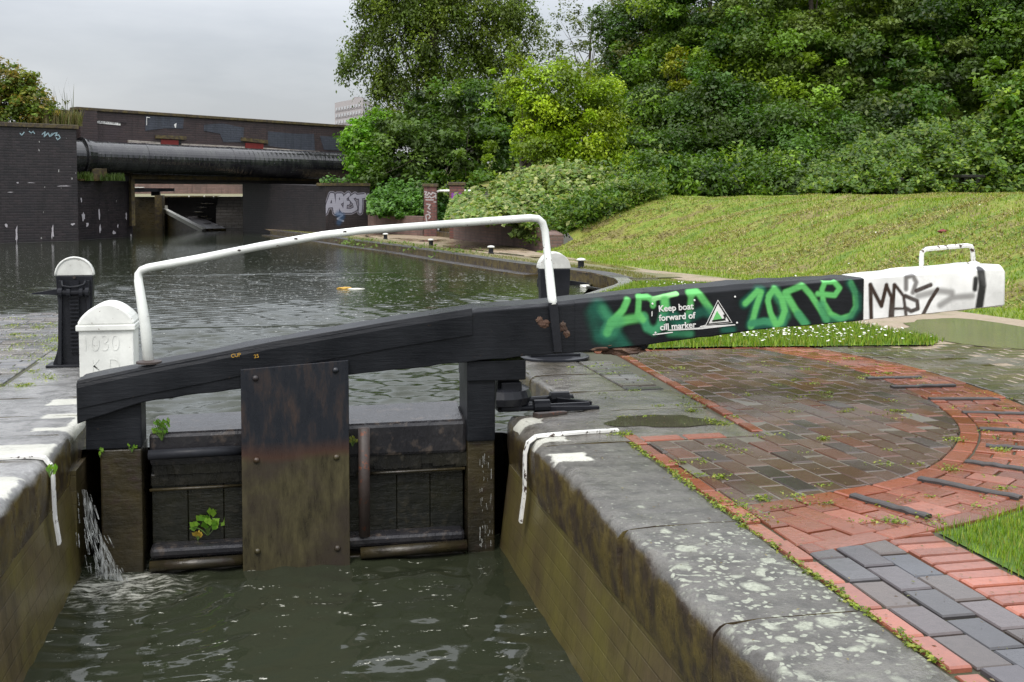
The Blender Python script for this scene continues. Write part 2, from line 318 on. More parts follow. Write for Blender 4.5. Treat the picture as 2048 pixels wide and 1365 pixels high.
M['leaf'] = m_leaf('leaves'); M['blade'] = m_leaf('grass blades', .3, .5, .3)
def m_ground(name, stops, s=1.2, rough=.8, wet=None, strk=(1, 1, 1)):
    m, t, b = newmat(name); p = pos(t, strk); n = noise(t, p, s, 7, .68); n2 = noise(t, pos(t), 30, 4, .7)
    c = ramp(t, n, stops); c = mix(t, .7, c, mix(t, n2, (.4, .4, .4), (1.6, 1.6, 1.6)), 'MULTIPLY'); rg = rough; nb = bump(t, n2, .7, .03)
    if wet:
        wn_ = noise(t, pos(t, wet[1]), wet[0], 4, .5); mk = ramp(t, wn_, [(wet[2], 0), (wet[2] + .03, 1)])
        c = mix(t, mk, c, wet[3]); rg = ramp(t, wn_, [(wet[2] - .06, rough), (wet[2] + .03, .03)])
        nb = bump(t, math_(t, 'MULTIPLY', n2, math_(t, 'SUBTRACT', 1, mk)), .6, .02)
    fin(t, b, c, rg, nb, .5); return m
M['grass'] = m_ground('mown grass', [(.32, (.06, .12, .010)), (.45, (.13, .19, .018)), (.53, (.20, .215, .035)), (.60, (.14, .12, .04)), (.70, (.26, .22, .08))], 1.5, .9, strk=(.6, 1.9, 1))
M['lawn'] = m_ground('lush lawn', [(.3, (.045, .10, .008)), (.6, (.10, .18, .015))], 2, .85)
M['towpath'] = m_ground('wet sandy towpath', [(.35, (.22, .165, .105)), (.5, (.30, .23, .16)), (.65, (.15, .14, .05))], .9, .45, wet=(.8, (1.3, .45, 1), .56, (.075, .062, .03)))
M['verge'] = m_ground('mossy path edge', [(.35, (.10, .10, .03)), (.5, (.16, .14, .06)), (.65, (.08, .10, .02))], 1.6, .6)
M['puddle'] = m_ground('shallow puddle', [(.3, (.06, .06, .016)), (.7, (.09, .082, .028))], 1.2, .03)
def m_pud2():
    m, t, b = newmat('clear puddle on stone'); n = noise(t, pos(t), 9, 4); fin(t, b, mix(t, n, (.05, .05, .03), (.085, .08, .055)), .02, bump(t, n, .03, .004)); return m
M['puddle2'] = m_pud2()
def m_water(name, base, foam=False):
    m, t, b = newmat(name); g = nd(t, 'ShaderNodeNewGeometry'); P = g.outputs['Position']
    def mpn(sc_, s, d=3, r=.5): return noise(t, nd(t, 'ShaderNodeMapping', {0: P, 'Scale': sc_}).outputs[0], s, d, r)
    if not foam:
        yy = nd(t, 'ShaderNodeSeparateXYZ', {0: P}).outputs[1]
        zone = nd(t, 'ShaderNodeMapRange', {0: math_(t, 'ADD', yy, math_(t, 'MULTIPLY', mpn((.5, .3, 1), 1), 4)), 1: 12.0, 2: 15.5, 3: 1, 4: .10}).outputs[0]
        z2 = nd(t, 'ShaderNodeMapRange', {0: yy, 1: 24, 2: 34, 3: 1, 4: .35}).outputs[0]
        h = mpn((1, 2.2, 1), 26, 3, .6); nb = bump(t, math_(t, 'MULTIPLY', h, z2), .25, .006); inv = nd(t, 'ShaderNodeMapRange', {0: zone, 1: .22, 2: 1, 3: 1, 4: .15}).outputs[0]
        fl = mpn((4, 11, 1), 3.4, 4, .68); fm = math_(t, 'MULTIPLY', ramp(t, fl, [(.655, 0), (.675, 1)]), math_(t, 'MULTIPLY', inv, z2))
        c = mix(t, fm, base, (.45, .46, .45)); rg = math_(t, 'ADD', math_(t, 'MULTIPLY', fm, .5), .04)  # pale sparkles of the farther pool painted into the water colour
    else:
        h = math_(t, 'ADD', mpn((1.3, 1.6, 1), 3.0, 4, .6), math_(t, 'MULTIPLY', mpn((1, 1, 1), 14, 3), .3)); nb = bump(t, h, .25, .012)
        fl = mpn((2.0, 6, 1), 3.4, 6, .75); fm = ramp(t, fl, [(.62, 0), (.645, 1)]); sp = ramp(t, mpn((1, 1, 1), 55, 2), [(.5, 0), (.56, 1)])
        d = nd(t, 'ShaderNodeVectorMath', {0: P, 1: (-.78, 5.8, -.72)}, operation='DISTANCE').outputs['Value']
        nf = nd(t, 'ShaderNodeMapRange', {0: math_(t, 'ADD', d, math_(t, 'MULTIPLY', fl, 1.1)), 1: .62, 2: .86, 3: 1, 4: 0}).outputs[0]
        f2 = math_(t, 'MULTIPLY', nf, ramp(t, mpn((1.5, 4, 1), 12, 5, .7), [(.42, 0), (.6, 1)]))
        fm = math_(t, 'MAXIMUM', math_(t, 'MULTIPLY', fm, sp), f2)
        c = mix(t, math_(t, 'MULTIPLY', fm, .85), base, (.5, .5, .44)); rg = math_(t, 'ADD', math_(t, 'MULTIPLY', fm, .5), .06)
    fin(t, b, c, rg, nb, .5); b.inputs['IOR'].default_value = 1.33; return m
M['water'] = m_water('canal water', (.016, .021, .010))
M['lockwater'] = m_water('murky lock water', (.022, .026, .015), True)
def m_fall():
    m, t, b = newmat('leaking water'); n = noise(t, pos(t, (30, 30, 3)), 2, 5, .7)
    fin(t, b, (.55, .57, .55), .15, bump(t, n, .6, .01)); tr = nd(t, 'ShaderNodeBsdfTransparent')
    mx = nd(t, 'ShaderNodeMixShader', {0: ramp(t, n, [(.42, 0), (.62, .85)])}); t.links.new(tr.outputs[0], mx.inputs[1]); t.links.new(b.outputs[0], mx.inputs[2])
    t.links.new(mx.outputs[0], t.nodes['Material Output'].inputs[0]); return m
M['fall'] = m_fall()
def m_pipe():
    m, t, b = newmat('bitumen wrapped pipe'); p = pos(t); n = noise(t, p, 2.4, 6, .65); n2 = noise(t, p, 12, 4, .6)
    c = mix(t, ramp(t, n, [(.45, 0), (.7, 1)]), (.012, .012, .015), (.035, .037, .035)); c = mix(t, ramp(t, n2, [(.66, 0), (.72, .8)]), c, (.10, .10, .10))
    fin(t, b, c, ramp(t, n2, [(.3, .10), (.7, .28)]), bump(t, n2, .2, .012), .8); return m
M['pipe'] = m_pipe()

# ------------------------------------------------------------------ ground sheets
def sheet(name, poly, z, mat, th=0.0, holes=()):
    loops = [[Vector((x, y, 0)) for x, y in poly]] + [[Vector((x, y, 0)) for x, y in h] for h in holes]
    tris = tessellate_polygon(loops); pts = [p for l in loops for p in l]
    mb = MB(); mb.add([(p.x, p.y, z) for p in pts], [tuple(t) for t in tris]); return mb.build(name, mat)
BANK = [(1.58, 6.07), (1.58, 8.3), (1.95, 9.4), (2.45, 10.9), (3.13, 12.45), (3.61, 13.35), (4.25, 14.47), (4.45, 15.04), (4.57, 15.68), (4.58, 16.85), (4.40, 17.59), (4.16, 18.68), (3.88, 19.74), (3.26, 22.8), (2.61, 26.32), (1.59, 30.71), (.7, 34.6), (-.45, 39.0), (-1.2, 46)]
FOOT = [(7.3, 2.0), (7.1, 6.0), (6.9, 9.7), (6.5, 12.5), (6.4, 14.4), (6.1, 16.0), (5.7, 17.5), (5.45, 19.6), (5.25, 22.0), (5.15, 23.3)]
struct(sheet('ground', [(-400, -300), (400, -300), (400, 900), (-400, 900)], -2.6, M['soil']))
struct(sheet('towpath', BANK[5:] + [(5.5, 46), (5.3, 27), (5.15, 23.3)] + FOOT[::-1][1:] + [(8.0, 2.0), (8.0, -1), (5.2, -1), (4.3, 8.25)], -.002, M['towpath']))
# lush lawn between the lock and the path
LAWN = [(2.05, 8.45), (3.3, 8.42), (4.1, 8.3), (5.0, 8.2), (5.22, 8.45), (5.1, 9.5), (5.0, 11.0), (5.35, 12.6), (5.75, 13.7), (5.5, 14.35), (4.9, 14.75), (4.55, 14.65), (4.35, 14.3), (3.80, 13.3), (3.32, 12.4), (2.62, 10.8), (2.12, 9.3)]
struct(sheet('lawn', LAWN, .012, M['lawn']))
VERGE = [(x + .33, y + .02) for x, y in BANK[8:18]]; VERGE += [(x + .35 + .4 * abs(math.sin(i * 2.3)), y) for i, (x, y) in enumerate(VERGE[::-1])]
struct(sheet('verge', VERGE, .006, M['verge']))
# puddles in the path
def blobpoly(cx, cy, rx, ry, rot=0, n=40, seed=0):
    r = random.Random(seed); ph = [r.uniform(0, 6.28) for _ in range(5)]; o = []
    for i in range(n):
        a = 2 * math.pi * i / n; k = 1 + .16 * math.sin(2 * a + ph[0]) + .1 * math.sin(3 * a + ph[1]) + .07 * math.sin(5 * a + ph[2]) + .04 * math.sin(9 * a + ph[3])
        x, y = rx * k * math.cos(a), ry * k * math.sin(a); o.append((cx + x * math.cos(rot) - y * math.sin(rot), cy + x * math.sin(rot) + y * math.cos(rot)))
    return o
PUD = [(5.95, 8.7, .58, 1.4, .1, 1), (4.95, 15.6, .28, 1.0, .2, 2), (5.0, 18.6, .16, .9, .3, 5), (3.9, 25.2, .14, 1.3, .2, 6), (4.4, 22.6, .12, .9, .2, 7), (6.2, 12.6, .12, .7, 0, 9)]
for cx, cy, rx, ry, ro, s in PUD: struct(sheet('puddle', blobpoly(cx, cy, rx, ry, ro, 40, s), .003, M['puddle']))
# mown mound
def mound():
    xs = np.arange(4.6, 60, .35); ys = np.arange(-2, 70, .35); fo = np.array(FOOT[::-1] + [(9, -10)])
    fx = np.interp(ys, [p[1] for p in FOOT], [p[0] for p in FOOT]); X, Y = np.meshgrid(xs, ys); D = X - fx[:, None]
    # the foot turns east behind the retaining wall
    D = np.minimum(D, 60); R_ = np.random.default_rng(3)
    def nz(s, a):
        p = R_.uniform(0, 6.28, 8); k = R_.normal(0, s, (8, 2)); return sum(a / 3 * np.sin(k[i, 0] * X + k[i, 1] * Y + p[i]) for i in range(8))
    Dq = D + np.clip(Y - 22.3, 0, 8) * 1.15 * np.clip((D - .2) / .8, 0, 1); t = np.clip(Dq / (4.2 + .16 * np.clip(Y - 8, 0, 20)), 0, 1); Z = 1.22 * (t * t * (3 - 2 * t)) + nz(.8, .05) * np.clip(D, 0, 1) + nz(2.4, .022) * np.clip(D * 2, 0, 1)
    DD = X * math.sin(TH) + Y * math.cos(TH); Z = np.minimum(Z, 1.10 + .004 * np.clip(X - 6, 0, 20) + nz(.5, .03)); far = np.clip((DD - 30.5) / 9, 0, 1); Z = Z * (1 - far) + far * 2.6 * np.clip(X / 9, 0, 1); Z += (nz(3.5, .03) + nz(6, .02)) * np.clip(D, 0, 1) + .03 * np.sin(Y * 3.4 + X * .5 + 1.3 * np.sin(X * .7)) * np.clip(D - .8, 0, 1)
    V = np.stack([X, Y, np.where(D < 0, -.05, Z)], -1).reshape(-1, 3); nx, ny = len(xs), len(ys)
    I, J = np.meshgrid(np.arange(nx - 1), np.arange(ny - 1)); a = (J * nx + I).ravel(); Fq = np.stack([a, a + 1, a + nx + 1, a + nx], 1)
    keep = (D[:-1, :-1].ravel() > -.36); Fq = Fq[keep]
    wall = ~((V[Fq[:, 0], 1] > 23.3) & (V[Fq[:, 0], 0] < 5.7 - .0 * V[Fq[:, 0], 1]))
    o = npmesh('mound', V, Fq[wall], M['grass'], smooth=True); struct(o); return xs, ys, Z, D
MX, MY, MZ, MD = mound()
def gh(x, y):
    u = min(max((x - MX[0]) / .35, 0), len(MX) - 1.01); v = min(max((y - MY[0]) / .35, 0), len(MY) - 1.01); i, j = int(u), int(v); u -= i; v -= j
    if MD[j, i] < -.3: return 0.0
    z = lambda q, p: float(MZ[q, p]) if MD[q, p] >= 0 else -.05
    return (z(j, i)*(1-u) + z(j, i+1)*u)*(1-v) + (z(j+1, i)*(1-u) + z(j+1, i+1)*u)*v

# ------------------------------------------------------------------ water
def canal():
    NR, NC = 820, 470; R_ = np.random.default_rng(77); y = 6.34 * (62 / 6.34) ** (np.linspace(0, 1, NR)); u = np.linspace(-1, 1, NC)
    lo = np.where(y < 12.0, -2.9, -.52 * y - 4); hi = np.minimum(1.64 + .34 * np.clip(y - 8.2, 0, None), 6.6); hi = np.where(y > 20, 6.6 - .17 * (y - 20), hi)
    X = lo[:, None] + (hi - lo)[:, None] * (u + 1)[None] / 2; Y = np.repeat(y[:, None], NC, 1); Z = np.zeros_like(X); dy = np.gradient(y)[:, None]
    near = np.clip((15.0 - Y + 1.1 * np.sin(X * .8) + .7 * np.sin(X * 2.3 + Y)) / 3.0, 0, 1); amp = .10 + .90 * near; patch = .5 + .5 * np.sin(X * .9 + 1) * np.sin(Y * .7 + .4 * X); amp = amp + (1 - near) * .30 * patch * np.clip((30 - Y) / 6, 0, 1)
    for k in range(60):
        lam = .038 * (8.5 ** R_.random()); th = R_.normal(math.pi / 2, .55); kx, ky = 2 * math.pi / lam * math.cos(th), 2 * math.pi / lam * math.sin(th)
        att = np.clip((lam / dy - 2.5) / 3, 0, 1); warp = .25 * np.sin(X * 1.7 + k) + .2 * np.sin(Y * 1.1 + 2 * k); Z += att * lam * .0088 * np.sin(kx * X + ky * Y + R_.uniform(0, 6.28) + 3 * warp)
    V = np.stack([X, Y, -.16 + Z * amp], -1).reshape(-1, 3); I, J = np.meshgrid(np.arange(NC - 1), np.arange(NR - 1)); q = (J * NC + I).ravel()
    return npmesh('canal_water', V, np.stack([q, q + 1, q + NC + 1, q + NC], 1), M['water'], smooth=True)
struct(canal())
struct(sheet('canal_bed', [(-60, 6.3), (8, 6.3), (8, 90), (-60, 90)], -1.3, M['soil']))
def lockpool():
    NX, NY = 200, 460; R_ = np.random.default_rng(5); X, Y = np.meshgrid(np.linspace(-1.3, 1.3, NX), np.linspace(-.5, 6.3, NY)); Z = np.zeros_like(X)
    d = np.hypot(X + .78, Y - 5.75); Z += .010 * np.exp(-d * 1.1) * np.sin(d * 34) ; g = .55 + .45 * np.sin(X * 2.1 + 1) * np.sin(Y * 1.3 + .5)
    for k in range(34):
        lam = .07 * (9 ** R_.random()); th = R_.normal(math.pi / 2, .7); kx, ky = 2 * math.pi / lam * math.cos(th), 2 * math.pi / lam * math.sin(th)
        Z += lam * .0036 * g * np.sin(kx * X + ky * Y + R_.uniform(0, 6.28) + 1.6 * np.sin(X * 2.3 + k) + 1.2 * np.sin(Y * 1.9 + 2 * k))
    V = np.stack([X, Y, -.72 + Z], -1).reshape(-1, 3); I, J = np.meshgrid(np.arange(NX - 1), np.arange(NY - 1)); q = (J * NX + I).ravel()
    return npmesh('lock_water', V, np.stack([q, q + 1, q + NX + 1, q + NX], 1), M['lockwater'], smooth=True)
struct(lockpool())

# ------------------------------------------------------------------ brick paving (setting)
def clip(poly, a, b, c):               # keep a*x+b*y<=c
    o = []
    for i in range(len(poly)):
        p, q = poly[i], poly[(i + 1) % len(poly)]; dp, dq = a*p[0]+b*p[1]-c, a*q[0]+b*q[1]-c
        if dp <= 0: o.append(p)
        if dp * dq < 0: s = dp / (dp - dq); o.append((p[0] + s*(q[0]-p[0]), p[1] + s*(q[1]-p[1])))
    return o
def area(p): return .5 * sum(p[i][0]*p[(i+1)%len(p)][1] - p[(i+1)%len(p)][0]*p[i][1] for i in range(len(p)))
PAVE = MB()
def brick(poly, col, z=0.0, gap=.0055, depth=.03, jit=.0025, tv=.25):
    if len(poly) < 3: return
    A = area(poly)
    if A < 0: poly = poly[::-1]; A = -A
    if A < .0009: return
    cx = sum(p[0] for p in poly) / len(poly); cy = sum(p[1] for p in poly) / len(poly)
    def ins(g): 
        o = []
        for x, y in poly:
            L = math.hypot(x - cx, y - cy) or 1; k = max(0, 1 - g * 1.35 / L); o.append((cx + (x-cx)*k, cy + (y-cy)*k))
        return o
    z += random.gauss(0, jit); v = 1 + random.uniform(-tv, tv); h = random.uniform(-.07, .07)
    c = (max(.01, col[0]*v*(1+h)), max(.008, col[1]*v), max(.008, col[2]*v*(1-h)))
    sxx, syy = random.gauss(0, .006), random.gauss(0, .006); n = len(poly)
    o1 = ins(gap); o2 = ins(gap + .005)
    vs = [(x, y, z - depth) for x, y in o1] + [(x, y, z - .005 + (x-cx)*sxx + (y-cy)*syy) for x, y in o1] + [(x, y, z + (x-cx)*sxx + (y-cy)*syy) for x, y in o2]
    fs = [(i, (i+1)%n, n+(i+1)%n, n+i) for i in range(n)] + [(n+i, n+(i+1)%n, 2*n+(i+1)%n, 2*n+i) for i in range(n)] + [tuple(range(2*n, 3*n))]
    PAVE.add(vs, fs, c)
def rect(x0, x1, y0, y1): return [(x0, y0), (x1, y0), (x1, y1), (x0, y1)]
RED = (.205, .062, .032); RED2 = (.27, .092, .058); BRN = (.085, .050, .034); GRY = (.078, .067, .070); GRB = (.105, .092, .062)
# arc of the quadrant as swept by the beam
AP = [(1.30, 4.05), (1.70, 4.10), (2.13, 4.224), (2.36, 4.30), (2.62, 4.43), (2.88, 4.64), (3.14, 4.93), (3.36, 5.24), (3.53, 5.60), (3.67, 6.04), (3.77, 6.60), (3.81, 7.18), (3.75, 7.8), (3.58, 8.34)]
def catmull(P, k=8):
    o = []
    for i in range(len(P) - 1):
        p0, p1, p2, p3 = P[max(i-1, 0)], P[i], P[i+1], P[min(i+2, len(P)-1)]
        for j in range(k):
            t = j / k; o.append(tuple(.5*((2*p1[a]) + (-p0[a]+p2[a])*t + (2*p0[a]-5*p1[a]+4*p2[a]-p3[a])*t*t + (-p0[a]+3*p1[a]-3*p2[a]+p3[a])*t**3) for a in (0, 1)))
    return o + [P[-1]]
AC = catmull(AP); ACa = np.array(AC); seg = np.hypot(*np.diff(ACa, axis=0).T); AS = np.concatenate([[0], np.cumsum(seg)]); AL = AS[-1]
def arc(s, d):                         # point at arc length s, offset outward d (d in units of local width)
    s = min(max(s, 0), AL); x = np.interp(s, AS, ACa[:, 0]); y = np.interp(s, AS, ACa[:, 1])
    e = .05; x1, y1 = np.interp(min(s+e, AL), AS, ACa[:, 0]), np.interp(min(s+e, AL), AS, ACa[:, 1]); x0, y0 = np.interp(max(s-e, 0), AS, ACa[:, 0]), np.interp(max(s-e, 0), AS, ACa[:, 1])
    tx, ty = x1-x0, y1-y0; L = math.hypot(tx, ty); wd = .60 - .20 * s / AL
    return (x + ty/L*d*wd, y - tx/L*d*wd)
def arcbrick(s0, s1, d0, d1, col, **k): brick(clip([arc(s0, d0), arc(s0, d1), arc(s1, d1), arc(s1, d0)], -1, 0, -1.702), col, **k)
s = 0
while s < AL: arcbrick(s, s + .215, .0, .18, RED); s += .218
s = -.1
while s < AL: arcbrick(max(s, 0), s + .24, .84, 1.0, RED); s += .235
s = 0; k = 0
while s < AL:
    sp = .105; a, b = (.18, .53) if k % 2 else (.18, .36)
    arcbrick(s, s + sp, .18, a if False else (.5 if k % 2 else .34), RED); arcbrick(s, s + sp, (.5 if k % 2 else .34), (.84 if k % 2 else .67), RED2 if random.random() < .3 else RED)
    if not k % 2: arcbrick(s, s + sp, .67, .84, RED)
    s += sp; k += 1
# inner field, columns running a little across the lock axis
ca, sa = math.cos(math.radians(4)), math.sin(math.radians(4))
def rt(u, v): return (1.7 + u*ca - v*sa, 3.9 + u*sa + v*ca)
REDL = lambda y: 2.305 + (y - 5.4) * .045 if y > 5.28 else 1.70
clipsegs = []
for i in range(0, len(AC) - 1, 4):
    p, q = AC[i], AC[min(i + 4, len(AC) - 1)]; a, b = q[1]-p[1], -(q[0]-p[0]); clipsegs.append((a, b, a*p[0] + b*p[1]))
for cI in range(-6, 30):
    for rI in range(-6, 24):
        u, v = cI * .112, rI * .222 + (.111 if cI % 2 else 0) ; P = [rt(u, v), rt(u+.112, v), rt(u+.112, v+.222), rt(u, v+.222)]
        for sg in clipsegs:
            P = clip(P, *sg)
            if len(P) < 3: break
        if len(P) < 3: continue
        cy = sum(p[1] for p in P) / len(P); cx = sum(p[0] for p in P) / len(P)
        if cy > 5.27 and cx > 1.2:
            P = clip(P, -1, .045, -(2.375 - 5.4*.045)); P = clip(P, 0, 1, 8.35)
            if cy < 5.45: P = clip(P, 0, -1, -5.39) if cx < 2.4 else P
        else: P = clip(P, -1, 0, -1.705); P = clip(P, 0, 1, 5.28)
        c = BRN
        if random.random() < .14: c = (.115, .05, .032)
        elif random.random() < .15: c = (.06, .042, .036)
        brick(P, c, jit=.0018, tv=.16, gap=.0065)
y = 5.40
while y < 8.35: x = 2.305 + (y-5.4)*.045; brick([(x, y), (x+.065, y), (x+.075, y+.215), (x+.01, y+.215)], RED); y += .222
x = 1.70
while x < 2.35: brick([(x, 5.285), (x+.215, 5.29), (x+.215, 5.385), (x, 5.38)], RED if x < 2.1 else (.10, .06, .05)); x += .22
y = -1.0
while y < 5.28: brick(rect(1.625, 1.692, y, y+.215) if y < 3.87 else rect(1.635, 1.70, y, y+.215), RED2 if y < 3.9 else RED); y += .222
def fill(x0, x1, y0, y1, bw, bl, along, col, lim=None, tv=.25):
    c = 0; u = x0 if along == 'y' else y0
    U1, V0, V1 = (x1, y0, y1) if along == 'y' else (y1, x0, x1)
    while u < U1 - .01:
        v = V0 - (bl/2 if c % 2 else 0)
        while v < V1:
            a, b = max(v, V0), min(v + bl, V1)
            P = rect(u, min(u+bw, U1), a, b) if along == 'y' else rect(a, b, u, min(u+bw, U1))
            if lim: P = lim(P)
            if len(P) > 2: brick(P, col() if callable(col) else col, tv=tv)
            v += bl
        u += bw; c += 1
def below_arc(P):                      # keep what lies outside the quadrant's outer band
    cx = sum(p[0] for p in P)/len(P); x0, y0 = arc(.2, 1.0); x1, y1 = arc(.7, 1.0)
    a, b = -(y1-y0), (x1-x0); return clip(P, a, b, a*x0 + b*y0 - .003)
fill(1.70, 2.03, -1, 3.75, .11, .222, 'y', lambda: random.choice([GRY, GRY, (.058, .058, .064), (.08, .066, .060)]), below_arc)
fill(2.035, 2.215, -1, 3.85, .18, 3, 'y', RED2, lambda P: []) 
y = -1.0
while y < 3.8: brick(below_arc(rect(2.035, 2.24, y, y+.068)), RED2); y += .0745
brick(below_arc(rect(1.70, 1.80, 3.55, 3.66)), RED2)
# far paving outside the quadrant, and by the lock side
def out_arc(P):
    cx = sum(p[0] for p in P)/len(P); cy = sum(p[1] for p in P)/len(P)
    dd = np.hypot(ACa[:, 0]-cx, ACa[:, 1]-cy); i = int(dd.argmin()); px, py = arc(AS[i], 1.0)
    px0, py0 = arc(max(AS[i]-.1, 0), 1.0); px1, py1 = arc(min(AS[i]+.1, AL), 1.0); a, b = -(py1-py0), (px1-px0)
    return clip(P, a, b, a*px + b*py - .003)
fill(3.0, 5.6, 4.9, 8.3, .112, .222, 'x', GRB, out_arc)
fill(2.05, 2.30, 6.7, 7.95, .075, .24, 'x', (.10, .095, .085))
fill(2.30, 4.3, 8.352, 8.42, .068, .222, 'x', RED)
struct(PAVE.build('brick_paving', M['paver']))
struct(sheet('field_bed', [(1.705, 3.95), (1.705, 5.28), (2.34, 5.30), (2.45, 8.33)] + [(x - .01, y) for x, y in AC[::-6] if x > 1.75], -.0045, M['joint_sheen']))
struct(sheet('paving_bed', [(1.60, -1), (5.6, -1), (5.6, 8.3), (4.3, 8.45), (2.0, 8.48), (1.60, 8.3), (1.60, 5.3)], -.011, M['joint']))
struct(sheet('puddle', blobpoly(1.93, 5.72, .27, .17, .1, 40, 12), .0035, M['puddle2']))
# corner lawn beside the arc
oa = [arc(s_, 1.0) for s_ in np.linspace(.8, 2.75, 14)]
CORNER = [(2.245, -1), (5.6, -1), (5.6, 4.9)] + [(3.75, 4.9)] + [(x + .01, y - .02) for x, y in oa[::-1] if y < 4.85]
struct(sheet('corner_lawn', CORNER, -.004, M['lawn']))
# raised ribs
RIBS = [((3.69, 6.805), (4.06, 6.775)), ((3.67, 6.46), (4.09, 6.44)), ((3.665, 6.035), (4.07, 5.955)), ((3.62, 5.62), (4.02, 5.50)), ((3.45, 5.205), (3.83, 5.02)), ((3.25, 4.85), (3.60, 4.62)), ((2.97, 4.58), (3.22, 4.27)), ((2.60, 4.335), (2.82, 3.975)), ((2.19, 4.13), (2.32, 3.80))]
ordn = ['farthest', 'second farthest', 'third farthest', 'fourth farthest', 'middle', 'fourth nearest', 'third nearest', 'second nearest', 'nearest']
for i, ((ax, ay), (bx, by)) in enumerate(RIBS):
    a = Vector((ax, ay, 0)); b = Vector((bx, by, 0)); u = (b-a).normalized(); n = Vector((-u.y, u.x, 0)) * .021; mb = MB(); K = 10; r_ = random.Random(i)
    st = []
    for k in range(K + 1):
        p = a.lerp(b, k/K); e = Vector((r_.gauss(0, .0015), r_.gauss(0, .0015), r_.gauss(0, .0015)))
        st.append([p - n + e + Vector((0,0,-.02)), p - n + e + Vector((0,0,.008)), p - n*.7 + e + Vector((0,0,.013)), p + n*.7 + e + Vector((0,0,.013)), p + n + e + Vector((0,0,.008)), p + n + e + Vector((0,0,-.02))])
    mb.add([q for s_ in st for q in s_], [(k*6+j, k*6+(j+1)%6, (k+1)*6+(j+1)%6, (k+1)*6+j) for k in range(K) for j in range(6)] + [tuple(range(5, -1, -1)), tuple(range(K*6, K*6+6))])
    o = mb.build('foot_rib', M['rib']); tag(o, 'raised dark foot rib, %s of nine across the red brick arc' % ordn[i], 'foot rib', 'raised foot ribs across the red brick arc')

# ------------------------------------------------------------------ lock sides: masonry, coping stones, painted marks
def coping_stone(x0, x1, y0, y1, name, mat, parent, side=1, r=.055, th=.27, ztop=0.0, chip=.006, seed=0):
    """side=+1: water lies at x0 (left edge); side=-1: water lies at x1"""
    R_ = random.Random(seed); y0 += .004; y1 -= .004; K = max(4, int((y1-y0)/(.022 if side > 0 and y0 > .8 and y1 < 5.4 else .05))); mb = MB(); st = []
    ph = [R_.uniform(0, 6) for _ in range(6)]
    for k in range(K + 1):
        y = y0 + (y1-y0)*k/K; wv = chip*(.8*math.sin(y*5+ph[0]) + .3*math.sin(y*23+ph[1]) + .16*R_.gauss(0, 1)); nt_ = max(0, math.sin(y*3.7+ph[3])*math.sin(y*11+ph[4]) - .45)*1.6; rr = r*(1+.25*math.sin(y*6+ph[2])+.08*R_.gauss(0, 1)+1.5*nt_)
        e = .02*max(0, 1 - min(k, K-k)/1.2)
        sec = [(1.0, -th), (1.0, 0)]; W_ = x1-x0
        pts = [(W_, -th), (W_, -.004), (W_-.006, 0)] + [(W_*f, R_.gauss(0, .0012)) for f in (.75, .5, .3)]
        for j in range(6): a = math.pi/2*j/5; pts.append((rr - rr*math.sin(a) + wv*math.sin(a) + (.0 if j else 0), -rr + rr*math.cos(a) - e*.3 + R_.gauss(0, .0022)))
        pts += [(wv*.6, -th*.6), (.012 + wv*.4, -th)]
        st.append([((x0 + p) if side > 0 else (x1 - p), y, ztop + q) for p, q in pts])
    n = len(st[0]); mb.add([q for s_ in st for q in s_], [(k*n+j, k*n+(j+1)%n, (k+1)*n+(j+1)%n, (k+1)*n+j) for k in range(K) for j in range(n)] + [tuple(range(n-1, -1, -1)), tuple(range(K*n, K*n+n))])
    o = mb.build(name, mat, parent, smooth=True); o.data.set_sharp_from_angle(angle=math.radians(40)); return o
lw = empty('lock_wall', (1.3, 3, 0), 'right lock wall of algae covered brick under lichen spotted coping stones', 'lock wall')
m = MB()
m.hexa([(1.00, -1.5, -2), (1.6, -1.5, -2), (1.6, 6.05, -2), (.98, 6.05, -2)], [(1.20, -1.5, -.27), (1.6, -1.5, -.27), (1.6, 6.05, -.27), (1.185, 6.05, -.27)])
m.build('masonry', M['wall_r'], lw)
m = MB(); m.box(1.60, 2.4, 5.5, 8.2, -2, -.22); m.build('recess_masonry', M['wall_r'], lw)
ys = [-1.5, -.3, .9, 1.95, 2.98, 3.90, 5.28]
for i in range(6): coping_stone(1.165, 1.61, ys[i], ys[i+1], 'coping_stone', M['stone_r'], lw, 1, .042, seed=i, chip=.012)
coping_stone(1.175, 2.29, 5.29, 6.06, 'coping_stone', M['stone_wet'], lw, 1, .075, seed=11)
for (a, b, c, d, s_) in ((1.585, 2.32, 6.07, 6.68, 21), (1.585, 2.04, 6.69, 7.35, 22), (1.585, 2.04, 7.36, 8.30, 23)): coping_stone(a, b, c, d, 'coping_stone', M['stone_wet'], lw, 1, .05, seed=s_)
lw2 = empty('lock_wall', (-1.2, 3, 0), 'left lock wall of mossy brick under pale grey coping slabs', 'lock wall')
m = MB(); m.hexa([(-1.7, -1.5, -2), (-.89, -1.5, -2), (-.89, 6.05, -2), (-1.7, 6.05, -2)], [(-1.7, -1.5, -.27), (-1.09, -1.5, -.27), (-1.07, 6.05, -.27), (-1.7, 6.05, -.27)])
m.box(-1.7, -1.04, 6.05, 8.6, -2, -.2); m.build('masonry', M['wall_r'], lw2)
ys = [-1.5, .5, 2.2, 3.6, 4.55, 5.42, 6.0, 6.52, 7.1, 7.55, 8.65]
for i in range(10): coping_stone(-1.72 - (.0 if i % 2 else .02), -1.06 if i < 8 else -1.02, ys[i], ys[i+1], 'coping_stone', M['stone_l'], lw2, -1, .05, seed=40+i)

